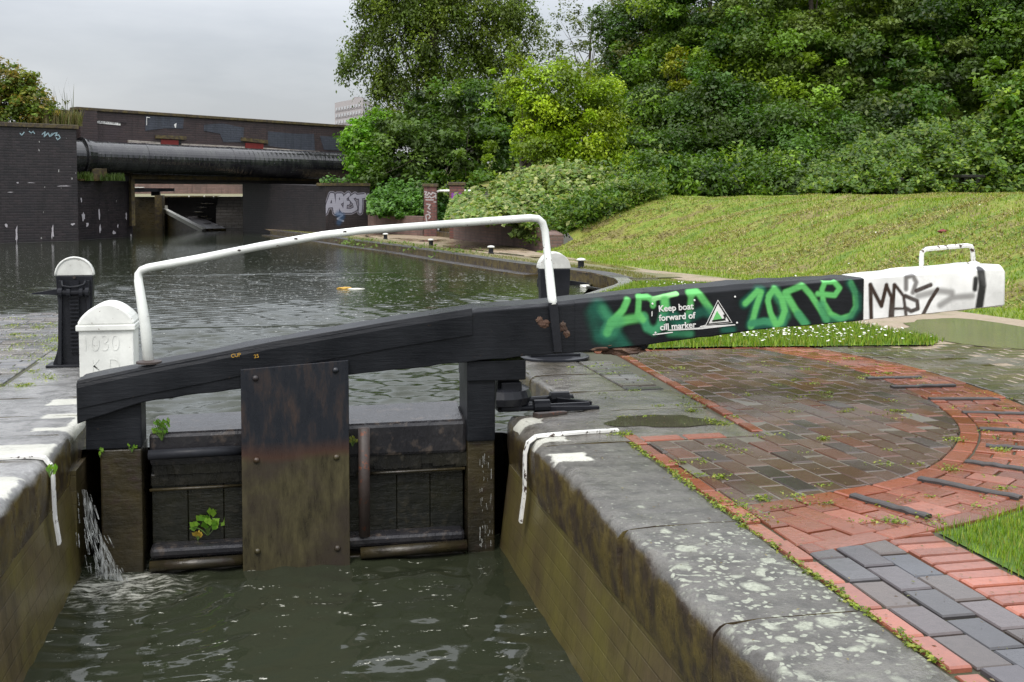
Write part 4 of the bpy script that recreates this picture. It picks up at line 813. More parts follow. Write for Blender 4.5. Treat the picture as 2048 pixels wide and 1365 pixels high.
# ------------------------------------------------------------------ paddle stands on the lockside
def paddle_stand(loc, label, face, lever=True, w_=.125, h=.755, sc_x=1.0):
    """face=+1: working side towards -y (seen from the front)"""
    r = empty('paddle_stand', (0, 0, 0), label, 'paddle gear', 'paddle stands beside the gate')
    outl = [(-.155, 0), (-.15, .03), (-.128, .09), (-.112, .17), (-.106, .26), (-.108, .40), (-.118, .52), (-.122, .63), (.122, .63), (.118, .52), (.112, .40), (.118, .26), (.135, .17), (.155, .09), (.175, .03), (.178, 0)]
    outl = [(x*sc_x, z) for x, z in outl]
    m = MB(); m.prism_y(outl[::-1], -.045, .045); m.build('frame', M['iron'], r, bevel=.006)
    m = MB(); m.box(-.19*sc_x, .21*sc_x, -.10, .10, 0, .018); m.build('base_plate', M['iron'], r, bevel=.004)
    for sx_ in (-1, 1): m = MB(); m.hexa([(sx_*.10*sc_x-.012, -.09, .018), (sx_*.10*sc_x+.012, -.09, .018), (sx_*.10*sc_x+.012, -.04, .018), (sx_*.10*sc_x-.012, -.04, .018)], [(sx_*.09*sc_x-.012, -.062, .6), (sx_*.09*sc_x+.012, -.062, .6), (sx_*.09*sc_x+.012, -.04, .6), (sx_*.09*sc_x-.012, -.04, .6)]); m.build('side_rib', M['iron'], r, bevel=.003)
    n = 16; rr = .125*sc_x; P = [(rr*math.cos(math.pi*k/n), .632+rr*1.0*math.sin(math.pi*k/n)) for k in range(n+1)]
    m = MB(); m.prism_y(P[::-1], -.040, .040); m.build('head', M['white'], r, bevel=.004)
    m = MB(); m.tube([(x, -.042, z) for x, z in P], .007, 8); hr_ = m.build('head_rim', M['white'], r, smooth=True)
    m = MB(); m.box(-.032, .032, -.062, -.045, .10, .60)
    for k in range(17): m.box(-.03, .03, -.078, -.062, .13+k*.027, .142+k*.027)
    m.build('rack', M['iron'], r)
    m = MB(); m.tube([(-.105, -.085, .52), (.105, -.085, .52)], .020, 12)
    for x in (-.085, -.03, .05, .09): m.tube([(x-.012, -.085, .52), (x+.012, -.085, .52)], .034, 12)
    m.build('spindle', M['iron'], r)
    m = MB(); m.tube([(-.075, -.08, .60), (-.07, -.10, .565), (-.02, -.105, .555), (.03, -.105, .56), (.07, -.10, .572), (.078, -.08, .60)], .008, 8); m.build('catch', M['iron'], r, smooth=True)
    for x, z in ((-.09, .60), (.09, .60), (0, .62), (-.095, .42), (.095, .42)):
        m = MB(); m.tube([(x, -.058, z), (x, -.045, z)], .010, 8); m.build('bolt', M['rust'] if z > .61 else M['iron'], r)
    if lever: m = MB(); m.hexa([(-.275, -.075, .508), (-.10, -.075, .50), (-.10, -.045, .50), (-.275, -.055, .508)], [(-.275, -.075, .516), (-.10, -.075, .545), (-.10, -.045, .545), (-.275, -.055, .516)]); m.build('lever', M['iron'], r, bevel=.002)
    r.location = loc; 
    if face < 0: r.rotation_euler.z = math.pi
    return r
p = gz(153, 730); paddle_stand((p.x+.01, 8.42, 0), 'black iron paddle stand with white round head and side lever behind the white box', 1)
q = paddle_stand((1.93, 8.15, 0), 'black iron paddle stand with white round head behind the beam on the right lockside', -1, True, sc_x=.93)
pd = empty('stand_disc', (1.93, 8.15, 0), 'dark round iron plate under the right paddle stand', 'base plate'); m = MB(); m.lathe((1.93, 8.15, .001), [(.26, 0), (.26, .014), (.24, .02)], 30); m.build('disc', M['iron'], pd, bevel=0)
q.location.z = .0215
# white post box
bx = empty('marker_post', (-1.16, 7.95, 0), 'white painted iron post with domed lid and raised figures at the beam tip', 'marker post')
A = gy(158, 745, 7.85); B = gy(270, 745, 7.85); zt = gy(214, 661, 7.85).z; zc = gy(214, 612, 7.85).z; x0, x1 = A.x, B.x
m = MB(); m.box(x0+.003, x1-.006, 7.85, 8.12, 0, zt); m.build('body', M['white'], bx, bevel=.006)
m = MB(); m.box(x0-.014, x1+.008, 7.832, 8.138, zt-.002, zt+.036); m.build('lid_rim', M['white'], bx, bevel=.006)
n = 18; P = [(x1+.002 - (x1-x0+.004)*k/n, zt+.036+ (zc-zt-.04)*math.sin(math.pi*k/n)**.75 + .0) for k in range(n+1)]
P = [(x1+.002, zt+.034)] + [(x, z + .018) for x, z in P[0:]] + [(x0-.002, zt+.034)]
m = MB(); m.prism_y(P[::-1], 7.838, 8.13); m.build('lid', M['white'], bx, bevel=.012)
txt('1030', gy(161, 704, 7.848), .155, M['white'], 'raised_figures', bx, ext=.0009, sx_=.80, bold=-.004); [txt(l_, gy(x_, 744, 7.848), .125, M['white'], 'raised_letter', bx, ext=.0009, sx_=.85, bold=-.004) for l_, x_ in (('K', 182), ('D', 216))]

# ------------------------------------------------------------------ mooring pins, litter
def pin(parent_label):
    r = empty('mooring_pin', (0, 0, 0), parent_label, 'mooring pin', 'short mooring pins along the towpath edge')
    m = MB(); m.lathe((0, 0, 0), [(.062, 0), (.062, .02), (.05, .03), (.05, .125)], 16); m.build('post', M['iron'], r)
    m = MB(); m.lathe((0, 0, .125), [(.05, -.004), (.074, .0), (.078, .014), (.062, .032), (.02, .042)], 16); m.build('cap', M['white'], r, smooth=True); return r
first = None
for (x, y), lab in (((1162, 537), 'nearest white capped black mooring pin, beside the bend of the canal edge'), ((982, 508), 'second nearest white capped mooring pin on the towpath'), ((862, 492), 'third nearest white capped mooring pin, in front of the graffiti covered pier'), ((771, 479), 'farthest white capped mooring pin along the canal edge')):
    P = gz(x, y)
    if first is None: first = o = pin(lab)
    else:
        o = first.copy(); COL.objects.link(o); o['label'] = lab
        for c in list(first.children): d = c.copy(); COL.objects.link(d); d.parent = o
    o.location = P
def crumple(P, r, mat, name, label, seed): o = lump(P, r, name, mat, None, seed, 2); tag(o, label, 'litter', 'floating litter'); return o
crumple(gz(690, 577, -.155), (.10, .05, .022), M['yellowpaint'], 'floating_litter', 'yellow scrap with a pale streak floating in mid canal', 3)
o = lump(gz(712, 578, -.157), (.13, .03, .012), 'floating_paper', M['foam'], None, 4, 2); tag(o, 'pale strip of paper floating beside the yellow scrap', 'litter', 'floating litter')
crumple(gz(1170, 574, -.15), (.07, .05, .045), M['foam'], 'floating_bag', 'small white bag floating at the bend of the canal edge', 6)
crumple(gz(939, 531, -.16), (.10, .06, .012), M['greenpl'], 'floating_litter', 'flat green plastic floating near the towpath edge', 7)
crumple(gz(278, 457, -.14), (.10, .08, .07), M['orange'], 'floating_ball', 'small orange ball floating at the foot of the far gate', 8)
o = fbox(3.3, 4.25, 15.2, 0, 0, 0, 'x', None) if False else None
m = MB(); a, b = gz(1136, 565, -.13), gz(1235, 583, -.13); n_ = Vector((0, .05, 0)); m.hexa([a-n_-Vector((0,0,.05)), b-n_-Vector((0,0,.05)), b+n_-Vector((0,0,.05)), a+n_-Vector((0,0,.05))], [a-n_, b-n_, b+n_, a+n_]); o = m.build('floating_plank', M['darkwood'], None, bevel=.01); tag(o, 'dark plank floating beside the white bag near the canal bend', 'plank')
_p = Vector((0, 0, 0))
# flecks of foam and painted sparkles on the water
def flecks():
    V = []; Fq = []; R_ = np.random.default_rng(5)
    bands = [(620, 790, 559, 5, 130), (790, 1000, 561, 3, 110), (740, 840, 519, 6, 60), (920, 1075, 548, 14, 150), (560, 780, 590, 26, 90), (300, 620, 540, 30, 60), (700, 1060, 640, 60, 80), (1000, 1070, 590, 25, 30), (820, 1060, 545, 20, 60), (250, 700, 530, 60, 330), (300, 1050, 560, 50, 380), (200, 650, 590, 30, 160), (700, 900, 600, 40, 120)]
    for x0, x1, y, sp, n in bands:
        for _ in range(n):
            P = gz(R_.uniform(x0, x1), y + R_.normal(0, sp*.5), -.157)
            if P.x > 4.0 - abs(P.y-16)*.35 + .3 or P.y < 6.8: continue
            r = R_.uniform(.003, .010) * (1 + P.y*.03); b = len(V); k = 6
            for i in range(k): a = 6.283*i/k; V.append((P.x + r*1.5*math.cos(a), P.y + r*math.sin(a), -.155))
            Fq.append([b+i for i in range(k)])
    o = npmesh('foam_and_sparkles', V, np.array(Fq), M['fleck']); tag(o, 'white flecks of foam and painted sparkles on the canal', 'foam', kind='stuff')
flecks()

# ------------------------------------------------------------------ bridge, pipe and walls behind the pool
PA = W(160, 390, 35.7); PA.z = 0; PB = W(700, 390, 43.2); PB.z = 0; bu = (PB - PA).normalized(); bn = Vector((-bu.y, bu.x, 0))   # bn points away
def bp(x, y, off=0.0): return pv(x, y, PA + bn*off, bu)
def bpt(s, t, z): p = PA + bu*s + bn*t; return Vector((p.x, p.y, z))
def bs(x, off=0.0): p = bp(x, 390, off) - PA; return p.dot(bu)
def bbox(s0, s1, t0, t1, z0, z1, nm, mat, par, bev=0.0, z0b=None, z1b=None):
    z0b = z0 if z0b is None else z0b; z1b = z1 if z1b is None else z1b
    m = MB(); m.hexa([bpt(s0, t0, z0), bpt(s1, t0, z0b), bpt(s1, t1, z0b), bpt(s0, t1, z0)], [bpt(s0, t0, z1), bpt(s1, t0, z1b), bpt(s1, t1, z1b), bpt(s0, t1, z1)]); return m.build(nm, mat, par, bevel=bev)
ZL, ZR = bp(160, 215).z, bp(700, 252).z; SE = bs(790)
bg = empty('street_bridge', PA + bu*5, 'dark brick road bridge with long parapet carrying a white street name plate', 'bridge')
slp = (ZR - ZL) / bs(700)
bbox(0, SE, 0, .35, 1.95, ZL-.09, 'parapet', M['bridgebrick'], bg, 0, 1.95, ZL-.09+slp*SE)
bbox(-.08, SE, -.06, .42, ZL-.085, ZL+.01, 'parapet_coping', M['caps'], bg, .01, ZL-.085+slp*SE, ZL+.01+slp*SE)
bbox(0, .55, -.12, -.002, 2.0, ZL-.1, 'corner_pier', M['bridgebrick'], bg)
bbox(-.02, SE, -.10, 6.0, 1.80, 1.945, 'deck_slab', M['caps'], bg)
s0, s1 = bs(262, -.25), bs(668, -.25); zt, zb = bp(300, 351, -.25).z, bp(300, 359, -.25).z
bbox(s0, s1, -.30, -.10, zb, zt, 'edge_beam', M['concrete'], bg, .01); bbox(s0, s0+.12, -.28, -.12, .2, zb-.003, 'beam_post', M['concrete'], bg)
bbox(s0, s1+1, -.095, 5.9, 1.60, 1.797, 'deck_underside', M['bluebrick'], bg)
def face(pts, off, mat, nm, par=bg, th=.02, label=None):
    m = MB(); P = [bp(x, y, off) for x, y in pts]; Q = [p + bn*th for p in P]; n = len(P)
    m.add(P + Q, [tuple(range(n)), tuple(range(2*n-1, n-1, -1))] + [(i, n+i, n+(i+1) % n, (i+1) % n) for i in range(n)]); o = m.build(nm, mat, par)
    if label: o['label'] = label
    return o
for P in (((291, 232), (368, 236), (366, 258), (330, 257), (291, 262)), ((408, 250), (445, 247), (488, 256), (486, 285), (447, 285), (440, 268), (408, 262)), ((536, 263), (592, 268), (628, 268), (630, 302), (592, 300), (536, 292)), ((640, 272), (690, 276), (690, 302), (648, 300))): face(P, -.012, M['greybrick'], 'paint_patch', th=.011)
for a, b, c in (((312, 272), (373, 275), 0), ((483, 277), (536, 283), 1)): face(((a[0], a[1]-2), (b[0], b[1]-2), (b[0], b[1]+5), (a[0], a[1]+5)), -.06, M['concrete'], 'lintel', th=.08)
face(((322, 279), (357, 281), (357, 296), (322, 296)), -.02, M['reddoor'], 'boarded_opening', label='red boarded opening under the left lintel'); face(((491, 286), (527, 288), (527, 300), (491, 300)), -.02, M['reddoor'], 'boarded_opening', label='darker red boarded opening under the right lintel')
face(((357, 281), (363, 281), (363, 295), (357, 295)), -.02, M['textblack'], 'dark_slot')
for a, b in (((257, 280.5), (321, 285)), ((364, 287), (490, 294)), ((528, 296), (640, 303))): face(((a[0], a[1]), (b[0], b[1]), (b[0], b[1]+5.5), (a[0], a[1]+5.5)), -.07, M['palebrick'], 'sloping_ledge', th=.06)
face(((192, 241.5), (241, 246.5), (241, 251.5), (192, 246.5)), -.02, M['textwhite'], 'name_plate', th=.015)
P = bp(192.6, 246.0, -.024); R2 = (bp(241, 250.6, -.024) - P)
tx = txt('CURZON STREET BRIDGE', P + Vector((0, 0, .0)), .098, M['textblack'], 'plate_lettering', bg, right=bu, ext=.002, sx_=.90)
for q_, f_ in ((((293, 234), (300, 235), (300, 236.5), (294, 236), (294, 251), (292.5, 251)), [(0, 1, 2, 3), (0, 3, 4, 5)]), (((348, 250), (350, 256), (353, 246), (352, 256)), [(0, 1, 2), (1, 2, 3)])): m = MB(); m.add([bp(x, y, -.03) for x, y in q_], f_); m.build('white_scrawl', M['textwhite'], bg)
# abutments
ab = empty('bridge_abutment', bp(690, 465, -.1), 'dark brick abutment beside the towpath sprayed with silver AREST lettering', 'abutment')
FL = gz(652, 466); FR = gz(740, 463.5); fd = (FR - FL).normalized(); fn_ = Vector((-fd.y, fd.x, 0))
if fn_.y < 0: fn_ = -fn_
def fp(x, y): return pv(x, y, FL, fd)
z_top = fp(690, 372).z
def fpan(u, v):
    L = (FR - FL).length; return np.stack([FL.x + fd.x*L*u, FL.y + fd.y*L*u, -.02 + (z_top+.02)*v], 1)
def S2(pts, r, soft, rgb, al=1.0): 
    o = []
    for x, y in pts: p = fp(x, y); o.append(((p - FL).dot(fd), p.z))
    return (o, r, soft, rgb, al)
ca_ = cz(480, 340, 6.827)
LET = [[(1165, 575), (1245, 345), (1265, 345), (1300, 575)], [(1205, 490), (1285, 480)], [(1330, 570), (1330, 350), (1385, 350), (1390, 430), (1340, 450), (1400, 560)], [(1480, 340), (1430, 380), (1440, 450), (1480, 450)], [(1440, 450), (1430, 560), (1500, 560)], [(1570, 350), (1510, 390), (1560, 450), (1580, 530), (1520, 560)], [(1600, 370), (1690, 360)], [(1645, 370), (1650, 470), (1640, 570)]]
st_ = [S2(ca_(*l), .115, .02, (.27, .26, .30)) for l in LET] + [S2(ca_(*l), .090, .015, (.03, .025, .04)) for l in LET] + [S2(ca_(*l), .058, .015, (.34, .34, .40)) for l in LET]
st_ += [S2(ca_(*l), .02, .02, (.35, .35, .38)) for l in ([(1710, 330), (1720, 400), (1750, 330), (1770, 390)], [(1780, 340), (1830, 330)], [(1730, 450), (1760, 420), (1790, 470), (1740, 490)], [(1330, 600), (1400, 620), (1330, 670), (1410, 700)])] + [S2(ca_((1340, 610), (1400, 640), (1350, 720)), .05, .12, (.05, .12, .24), .7)]
L_ = (FR - FL).length
U, V_ = np.meshgrid(np.linspace(0, 1, 170), np.linspace(0, 1, 150)); Cc = strokes_color(np.stack([U.ravel()*L_, -.02+(z_top+.02)*V_.ravel()], 1), st_)
grid_panel('sprayed_face', fpan, 170, 150, M['artbrick'], Cc, ab, lambda P: np.stack([(P[:, 0]-FL.x)*fd.x+(P[:, 1]-FL.y)*fd.y, P[:, 2]], 1))
BK = gy(486, 455, 43.0); BK2 = gy(487, 450, 46.4)
m = MB(); q = [FL + fn_*.004, FR + fn_*.004, FR + fn_*6 + fd*1, BK2 + Vector((3, 0, 0)), BK2, BK]; m.hexa([Vector((p.x, p.y, -.3)) for p in q], [Vector((p.x, p.y, 1.62 if i in (3, 4, 5) else z_top - .005)) for i, p in enumerate(q)]); m.build('side_wall', M['bluebrick'], ab)
m = MB(); q = [FL - fn_*.03 - fd*.05, FR - fn_*.03, FR + fn_*.5, FL + fn_*.5]; m.hexa([Vector((p.x, p.y, z_top - .004)) for p in q], [Vector((p.x, p.y, z_top + .09)) for p in q]); m.build('cap', M['caps'], ab)
# left wall block in the foreground of the bridge
lw3 = empty('brick_wall', gz(80, 485, -.16), 'tall sooty brick wall at the water with peeling whitewash spots at the left', 'wall')
WL = gz(-260, 494, -.16); WR = gz(157, 482.5, -.16); wd_ = (WR - WL).normalized(); wn2 = Vector((-wd_.y, wd_.x, 0)); ztl, ztr = pv(60, 249, WR, wd_).z, pv(155, 257, WR, wd_).z
def wpt(x, y): return pv(x, y, WR, wd_)
def up(p, z): return Vector((p.x, p.y, z))
m = MB(); q = [WL, WR, WR + wn2*1.6 + wd_*.1, WL + wn2*1.6]; m.hexa([up(p, -1.5) for p in q], [up(p, ztl-.09) for p in q]); m.build('brickwork', M['bluebrick_w'], lw3)
m = MB(); q = [WL - wn2*.06, WR - wn2*.06 + wd_*.05, WR + wn2*.5 + wd_*.05, WL + wn2*.5]; m.hexa([up(p, ztl-.088) for p in q], [up(p, ztl+.03) for p in q]); m.build('wall_cap', M['caps'], lw3, bevel=.01)
def ribbon(pts, w_, fnp, off, mat, nm, par):
    m = MB()
    for a, b in zip(pts[:-1], pts[1:]):
        A_, B_ = fnp(*a), fnp(*b); d = (B_-A_).normalized(); 
        nrm = off.normalized(); s_ = d.cross(nrm).normalized()*w_; A_ = A_ + off; B_ = B_ + off; m.add([A_-s_-d*w_*.6, A_+s_-d*w_*.6, B_+s_+d*w_*.6, B_-s_+d*w_*.6], [(0, 1, 2, 3)])
    return m.build(nm, mat, par)
M['tagblue'] = m_plain('pale blue spray', (.30, .42, .46), .5); M['tagpurple'] = m_plain('purple spray', (.22, .06, .30), .5); M['tagwhite'] = m_plain('white spray', (.42, .40, .42), .5)
ribbon([(84, 269), (90, 264), (88, 274), (96, 266), (99, 274), (104, 267), (101, 273), (108, 267), (114, 266), (110, 272), (117, 270), (120, 276), (115, 280), (112, 276)], .014, wpt, wn2*-.012, M['tagblue'], 'scrawl', lw3)
ribbon([(40, 267), (43, 271), (48, 265)], .014, wpt, wn2*-.012, M['tagblue'], 'scrawl', lw3); ribbon([(58, 263), (62, 267), (66, 263), (69, 268)], .012, wpt, wn2*-.012, M['tagblue'], 'scrawl', lw3)
rs = random.Random(12)
def stain(x, y, w_, h, mat, fnp, par, off): 
    m = MB(); n = 12; P = []
    for i in range(n): a = 6.283*i/n; k = rs.uniform(.45, 1.1); P.append(fnp(x + w_*k*math.cos(a), y + h*k*math.sin(a)) + off)
    m.add(P, [tuple(range(n))]); return m.build('whitewash_spot', mat, par)
for x, y, w_, h in ((12, 452, 3.5, 5), (33, 470, 3, 22), (105, 463, 3, 18), (145, 449, 5, 3), (125, 372.5, 16, 1.1), (35, 366, 3, 2), (20, 385, 9, .9), (62, 366, 10, .8)): stain(x, y, w_, h, M['tagwhite'], wpt, lw3, wn2*-.012)
# lower projecting block under the pipe
lo = empty('abutment_block', gz(215, 476, -.16), 'low weathered brick block under the black pipe left of the bridge opening', 'abutment')
q0 = WR + wn2*.35 - wd_*.3; q1 = gz(266, 474, -.16); dd = (q1 - q0).normalized(); dn = Vector((-dd.y, dd.x, 0)); ztb = pv(215, 363, q1, dd).z
def lpt(x, y): return pv(x, y, q1, dd)
m = MB(); q = [q0, q1, q1 + dn*7, q0 + dn*7]; m.hexa([up(p, -1.5) for p in q], [up(p, ztb) for p in q]); m.build('brickwork', M['bluebrick_w'], lo)
for x, y, w_, h in ((162, 400, 2, 5), (166, 434, 4, 9), (174, 450, 3, 6), (198, 428, 2, 12), (200, 458, 2.2, 10), (252, 432, 1.8, 9), (228, 466, 4, 5), (235, 452, 1.5, 6)): stain(x, y, w_, h, M['tagwhite'], lpt, lo, dn*-.012)
m = MB(); a, b = lpt(158, 361), lpt(205, 361); q = [a - dn*.05, b - dn*.05, b + dn*.8, a + dn*.8]; m.hexa([up(p, ztb+.002) for p in q], [up(p, ztb+.06) for p in q]); m.build('pale_ledge', M['stone_l'], lo)
# pipe
OFF = -.62; pa, pb = bp(163, 316, OFF), bp(735, 333, OFF); rad = (bp(300, 285.5, OFF).z - bp(300, 347.5, OFF).z)/2
pp_ = empty('pipeline', (pa+pb)/2, 'thick black wrapped pipe crossing the canal in front of the bridge', 'pipe')
zc_ = bp(300, 317, OFF).z; n = 230; L = (pb-pa).length + 3.0; d = bu; pts = []; rr = []
R_ = random.Random(3)
for k in range(n*2): s_ = L*k/(n*2-1) - 1.2; pts.append(Vector((pa.x + d.x*s_, pa.y + d.y*s_, zc_ - .012*s_))); rr.append(rad*(1.0 + (.007 if k % 6 < 3 else 0.0) + R_.gauss(0, .0015)))
m = MB(); m.tube(pts, rr, 36); m.build('barrel', M['pipe'], pp_)
m = MB(); m.tube([pts[0] + d*1.18, pts[0] + d*1.22, pts[0] + d*1.32, pts[0] + d*1.5], [rad*1.18, rad*1.18, rad*1.10, rad*1.02], 30); m.build('end_collar', M['pipe'], pp_)
for k_ in (3.2, 6.3, 9.4):
    m = MB(); q_ = pts[0] + d*k_ + Vector((0, 0, -.012*k_)); m.tube([q_, q_ + d*.07], [rad*1.025, rad*1.025], 36); m.build('pipe_band', M['pipe'], pp_)
pr_ = bp(192, 362, OFF); sb = MB(); hw = .17*1; a = bp(177, 362, OFF-.1); b = bp(207, 362, OFF-.1); zt_ = bp(192, 334, OFF).z
sb.hexa([up(p, ztb+.001) for p in (a - bn*.25, b - bn*.25, b + bn*.5, a + bn*.5)], [up(p, zc_ - rad*.72) for p in (a - bn*.25, b - bn*.25, b + bn*.5, a + bn*.5)]); o = sb.build('pipe_support', M['concrete'], None, bevel=.02); tag(o, 'square stone block holding up the left end of the black pipe', 'pipe support')
# parapet wing and red blocks behind the left wall
wg = empty('wing_wall', bp(130, 260, 1.0), 'stepped dark red brick wing wall behind the bush', 'wall')
for (xa, xb, y) in ((60, 136, 216), (136, 146, 221), (146, 162, 225)):
    a, b = bp(xa, y, .8), bp(xb, y, .8); m = MB(); q = [a, b, b + bn*.35, a + bn*.35]; m.hexa([up(p, 1.4) for p in q], [up(p, a.z) for p in q]); m.build('brickwork', M['bridgebrick'], wg)
# piers with tags and retaining walls
def pier(x0, x1, yb, yt, base, label, strokes, depth=.42):
    P0 = gz(x0, yb); P1 = gz(x1, yb); d_ = (P1-P0); d_.z = 0; w_ = d_.length; d_ = d_.normalized(); n_ = Vector((-d_.y, d_.x, 0)); 
    if n_.y < 0: n_ = -n_
    f = lambda x, y: pv(x, y, P0, d_)
    h = f((x0+x1)/2, yt).z; r = empty('brick_pier', P0 + d_*w_/2 + n_*depth/2, label, 'brick pier', 'brick gate piers at the towpath steps')
    m = MB(); q = [P0 + n_*.004, P1 + n_*.004, P1 + n_*depth, P0 + n_*depth]; m.hexa([up(p, -.05) for p in q], [up(p, h-.06) for p in q], (0, 0, 0)); o = m.build('shaft', M['redbrick'], r)
    c = o.data.color_attributes['col']; [setattr(x, 'color', (0, 0, 0, 0)) for x in c.data]
    e = .04; q = [P0 - n_*e - d_*e, P1 - n_*e + d_*e, P1 + n_*(depth+e) + d_*e, P0 + n_*(depth+e) - d_*e]; m = MB(); m.hexa([up(p, h-.058) for p in q], [up(p, h+.03) for p in q]); m.build('cap', M['caps'], r, bevel=.01)
    nu, nv = 44, 130; U, V_ = np.meshgrid(np.linspace(0, 1, nu), np.linspace(0, 1, nv)); ss = []
    for pts, rr_, so, rgb, al in strokes: ss.append(([((f(x, y) - P0).dot(d_), f(x, y).z) for x, y in pts], rr_, so, rgb, al))
    C = strokes_color(np.stack([U.ravel()*w_, -.03 + (h-.035)*V_.ravel()], 1), ss)
    grid_panel('painted_face', lambda u, v: np.stack([P0.x + d_.x*w_*u, P0.y + d_.y*w_*u, -.03 + (h-.035)*v], 1), nu, nv, M['redbrick'], C, r, lambda P: np.stack([(P[:, 0]-P0.x)*d_.x+(P[:, 1]-P0.y)*d_.y, P[:, 2]], 1))
    return P0, P1, n_, d_
cp = cz(780, 340, 6.827); WH = (.42, .40, .40)
tags1 = [(cp(*l), .014, .012, WH, .95) for l in ([(470, 300), (500, 300), (480, 340), (510, 350), (530, 310), (560, 340), (580, 310), (630, 330)], [(480, 370), (520, 380), (540, 360), (560, 385), (600, 370), (625, 350), (630, 390)], [(490, 410), (590, 412)], [(600, 440), (640, 440)], [(500, 470), (550, 475), (520, 520), (545, 540)], [(510, 570), (550, 590)], [(490, 620), (530, 605), (550, 640), (530, 665)], [(490, 640), (500, 700), (515, 730)])]
tags1 += [(cp((440, 320), (445, 480)), .02, .05, (.18, .14, .26), .6)]
pier(848, 873, 473, 370, 0, 'left red brick pier with white spray tags beside the towpath steps', tags1)
PU = (.24, .05, .34)
tags2 = [(cp(*l), .016, .014, PU, .95) for l in ([(850, 400), (850, 325), (890, 330), (860, 360), (895, 380), (855, 400)], [(910, 320), (910, 400)], [(910, 330), (960, 325), (960, 400), (940, 370)], [(850, 400), (965, 405)])] + [(cp((800, 250), (800, 330)), .015, .02, (.4, .35, .45), .6)]
pier(899, 928, 478, 367, 0, 'right red brick pier with a purple spray tag, half hidden by brambles', tags2)
def rwall(pts, name, label, mat):      # pts: (px,ybase,ytop)
    P = [gz(x, yb) for x, yb, yt in pts]; H = []
    for (x, yb, yt), p in zip(pts, P): H.append((W(x, yt, ((p-EYE).dot(_d)))).z)
    r = empty(name, (P[0]+P[-1])/2, label, 'retaining wall'); m = MB()
    for i in range(len(P)-1):
        a, b = P[i], P[i+1]; n_ = Vector((-(b-a).y, (b-a).x, 0)).normalized()*.3
        if n_.y < 0 and n_.x < 0: n_ = -n_
        m.hexa([up(a, -.05), up(b, -.05), up(b+n_, -.05), up(a+n_, -.05)], [up(a, H[i]), up(b, H[i+1]), up(b+n_, H[i+1]), up(a+n_, H[i])])
    m.build('brickwork', mat, r); return P, H
rwall([(736, 466, 428), (790, 468.5, 431), (846, 472, 434)], 'retaining_wall', 'low dark red retaining wall under ivy between the abutment and the left pier', M['brownbrick'])
rwall([(907, 479, 437), (960, 485, 437), (1010, 491, 441), (1062, 497, 447), (1100, 503, 470)], 'retaining_wall', 'low brown retaining wall below the brambles right of the piers', M['brownbrick'])
st = empty('steps', gz(885, 470), 'dark stone steps rising between the two brick piers', 'steps'); a, b = gz(873, 473), gz(899, 476)
for k in range(7): m = MB(); o_ = Vector((.12, .3, 0))*k; q = [a+o_, b+o_, b+o_+Vector((.1, .3, 0)), a+o_+Vector((.1, .3, 0))]; m.hexa([up(p, -.02) for p in q], [up(p, .14*(k+1)) for p in q]); m.build('step', M['stone_d'], st)
m = MB(); m.tube([W(874, 384, 33), W(880, 382, 33), W(975, 382.5, 31), W(1000, 370, 33), W(1030, 352, 35)], .035, 10); o = m.build('steps_rail', M['wpipe'], None, smooth=True); tag(o, 'white tubular rail rising behind the brick piers', 'handrail')
# low ribbed posts on the far path
for i, (x, y) in enumerate(((1778, 362), (1940, 356))):
    P = W(x, y, 27.6); m = MB(); m.box(P.x-.35, P.x+.28, P.y-.2, P.y+.2, P.z, P.z+.07); m.box(P.x-.22, P.x-.12, P.y-.12, P.y+.12, P.z-.55, P.z-.002); m.box(P.x+.08, P.x+.18, P.y-.12, P.y+.12, P.z-.55, P.z-.002); o = m.build('low_table', M['darkwood'], None, bevel=.01); tag(o, ('left' if i == 0 else 'right') + ' of two dark flat topped posts standing in the hedge', 'post', 'dark flat topped posts in the hedge')

# ------------------------------------------------------------------ the lock beyond the bridge
ZF = 47.0
def fw(x, y, dz=0): return gy(x, y, ZF + dz)
fg = empty('far_lock_gate', fw(290, 455), 'dark gate of the next lock with white tipped beam seen under the bridge', 'lock gate')
m = MB(); a, b = fw(255, 394), fw(312, 466); m.box(a.x, b.x, ZF, ZF+.25, b.z-.3, a.z); m.build('gate_leaf', M['slimewood'], fg)
m = MB(); a, b = fw(268, 377), fw(350, 384); m.hexa([(a.x, ZF-.3, fw(268, 385).z), (b.x, ZF-.3, fw(350, 383).z), (b.x, ZF, fw(350, 383).z), (a.x, ZF, fw(268, 385).z)], [(a.x, ZF-.3, fw(268, 376.5).z), (b.x, ZF-.3, fw(350, 377).z), (b.x, ZF, fw(350, 377).z), (a.x, ZF, fw(268, 376.5).z)]); m.build('balance_beam', M['black_wood'], fg)
m = MB(); a, b = fw(266, 374.5), fw(289, 376); m.box(a.x, b.x, ZF-.35, ZF-.02, b.z, a.z); m.build('white_tip', M['white'], fg)
m = MB(); a, b = fw(303, 380), fw(321, 392); m.box(a.x, b.x, ZF-.2, ZF+.1, b.z, a.z); m.build('heel_post', M['black_wood'], fg)
fl = empty('far_lock_wall', fw(370, 455), 'dark wall of the next lock with sloping white edged ramp under the bridge', 'lock wall')
def fbx(x0, y0, x1, y1, d0, d1, nm, mat): m = MB(); a, b = fw(x0, y0), fw(x1, y1); m.box(a.x, b.x, ZF+d0, ZF+d1, b.z, a.z); return m.build(nm, mat, fl)
fbx(312, 391, 328, 470, -.5, .5, 'quoin_post', M['concrete']); fbx(329, 396, 431, 470, 1.2, 4, 'brickwork', M['bluebrick']); fbx(322, 392, 432, 395.5, .9, 4, 'coping', M['caps'])
for k, (x, y) in enumerate(((373, 392), (404, 392), (423, 393))): fbx(x, y-.2, x+3, y+4, .85, .9, 'white_mark', M['textwhite'])
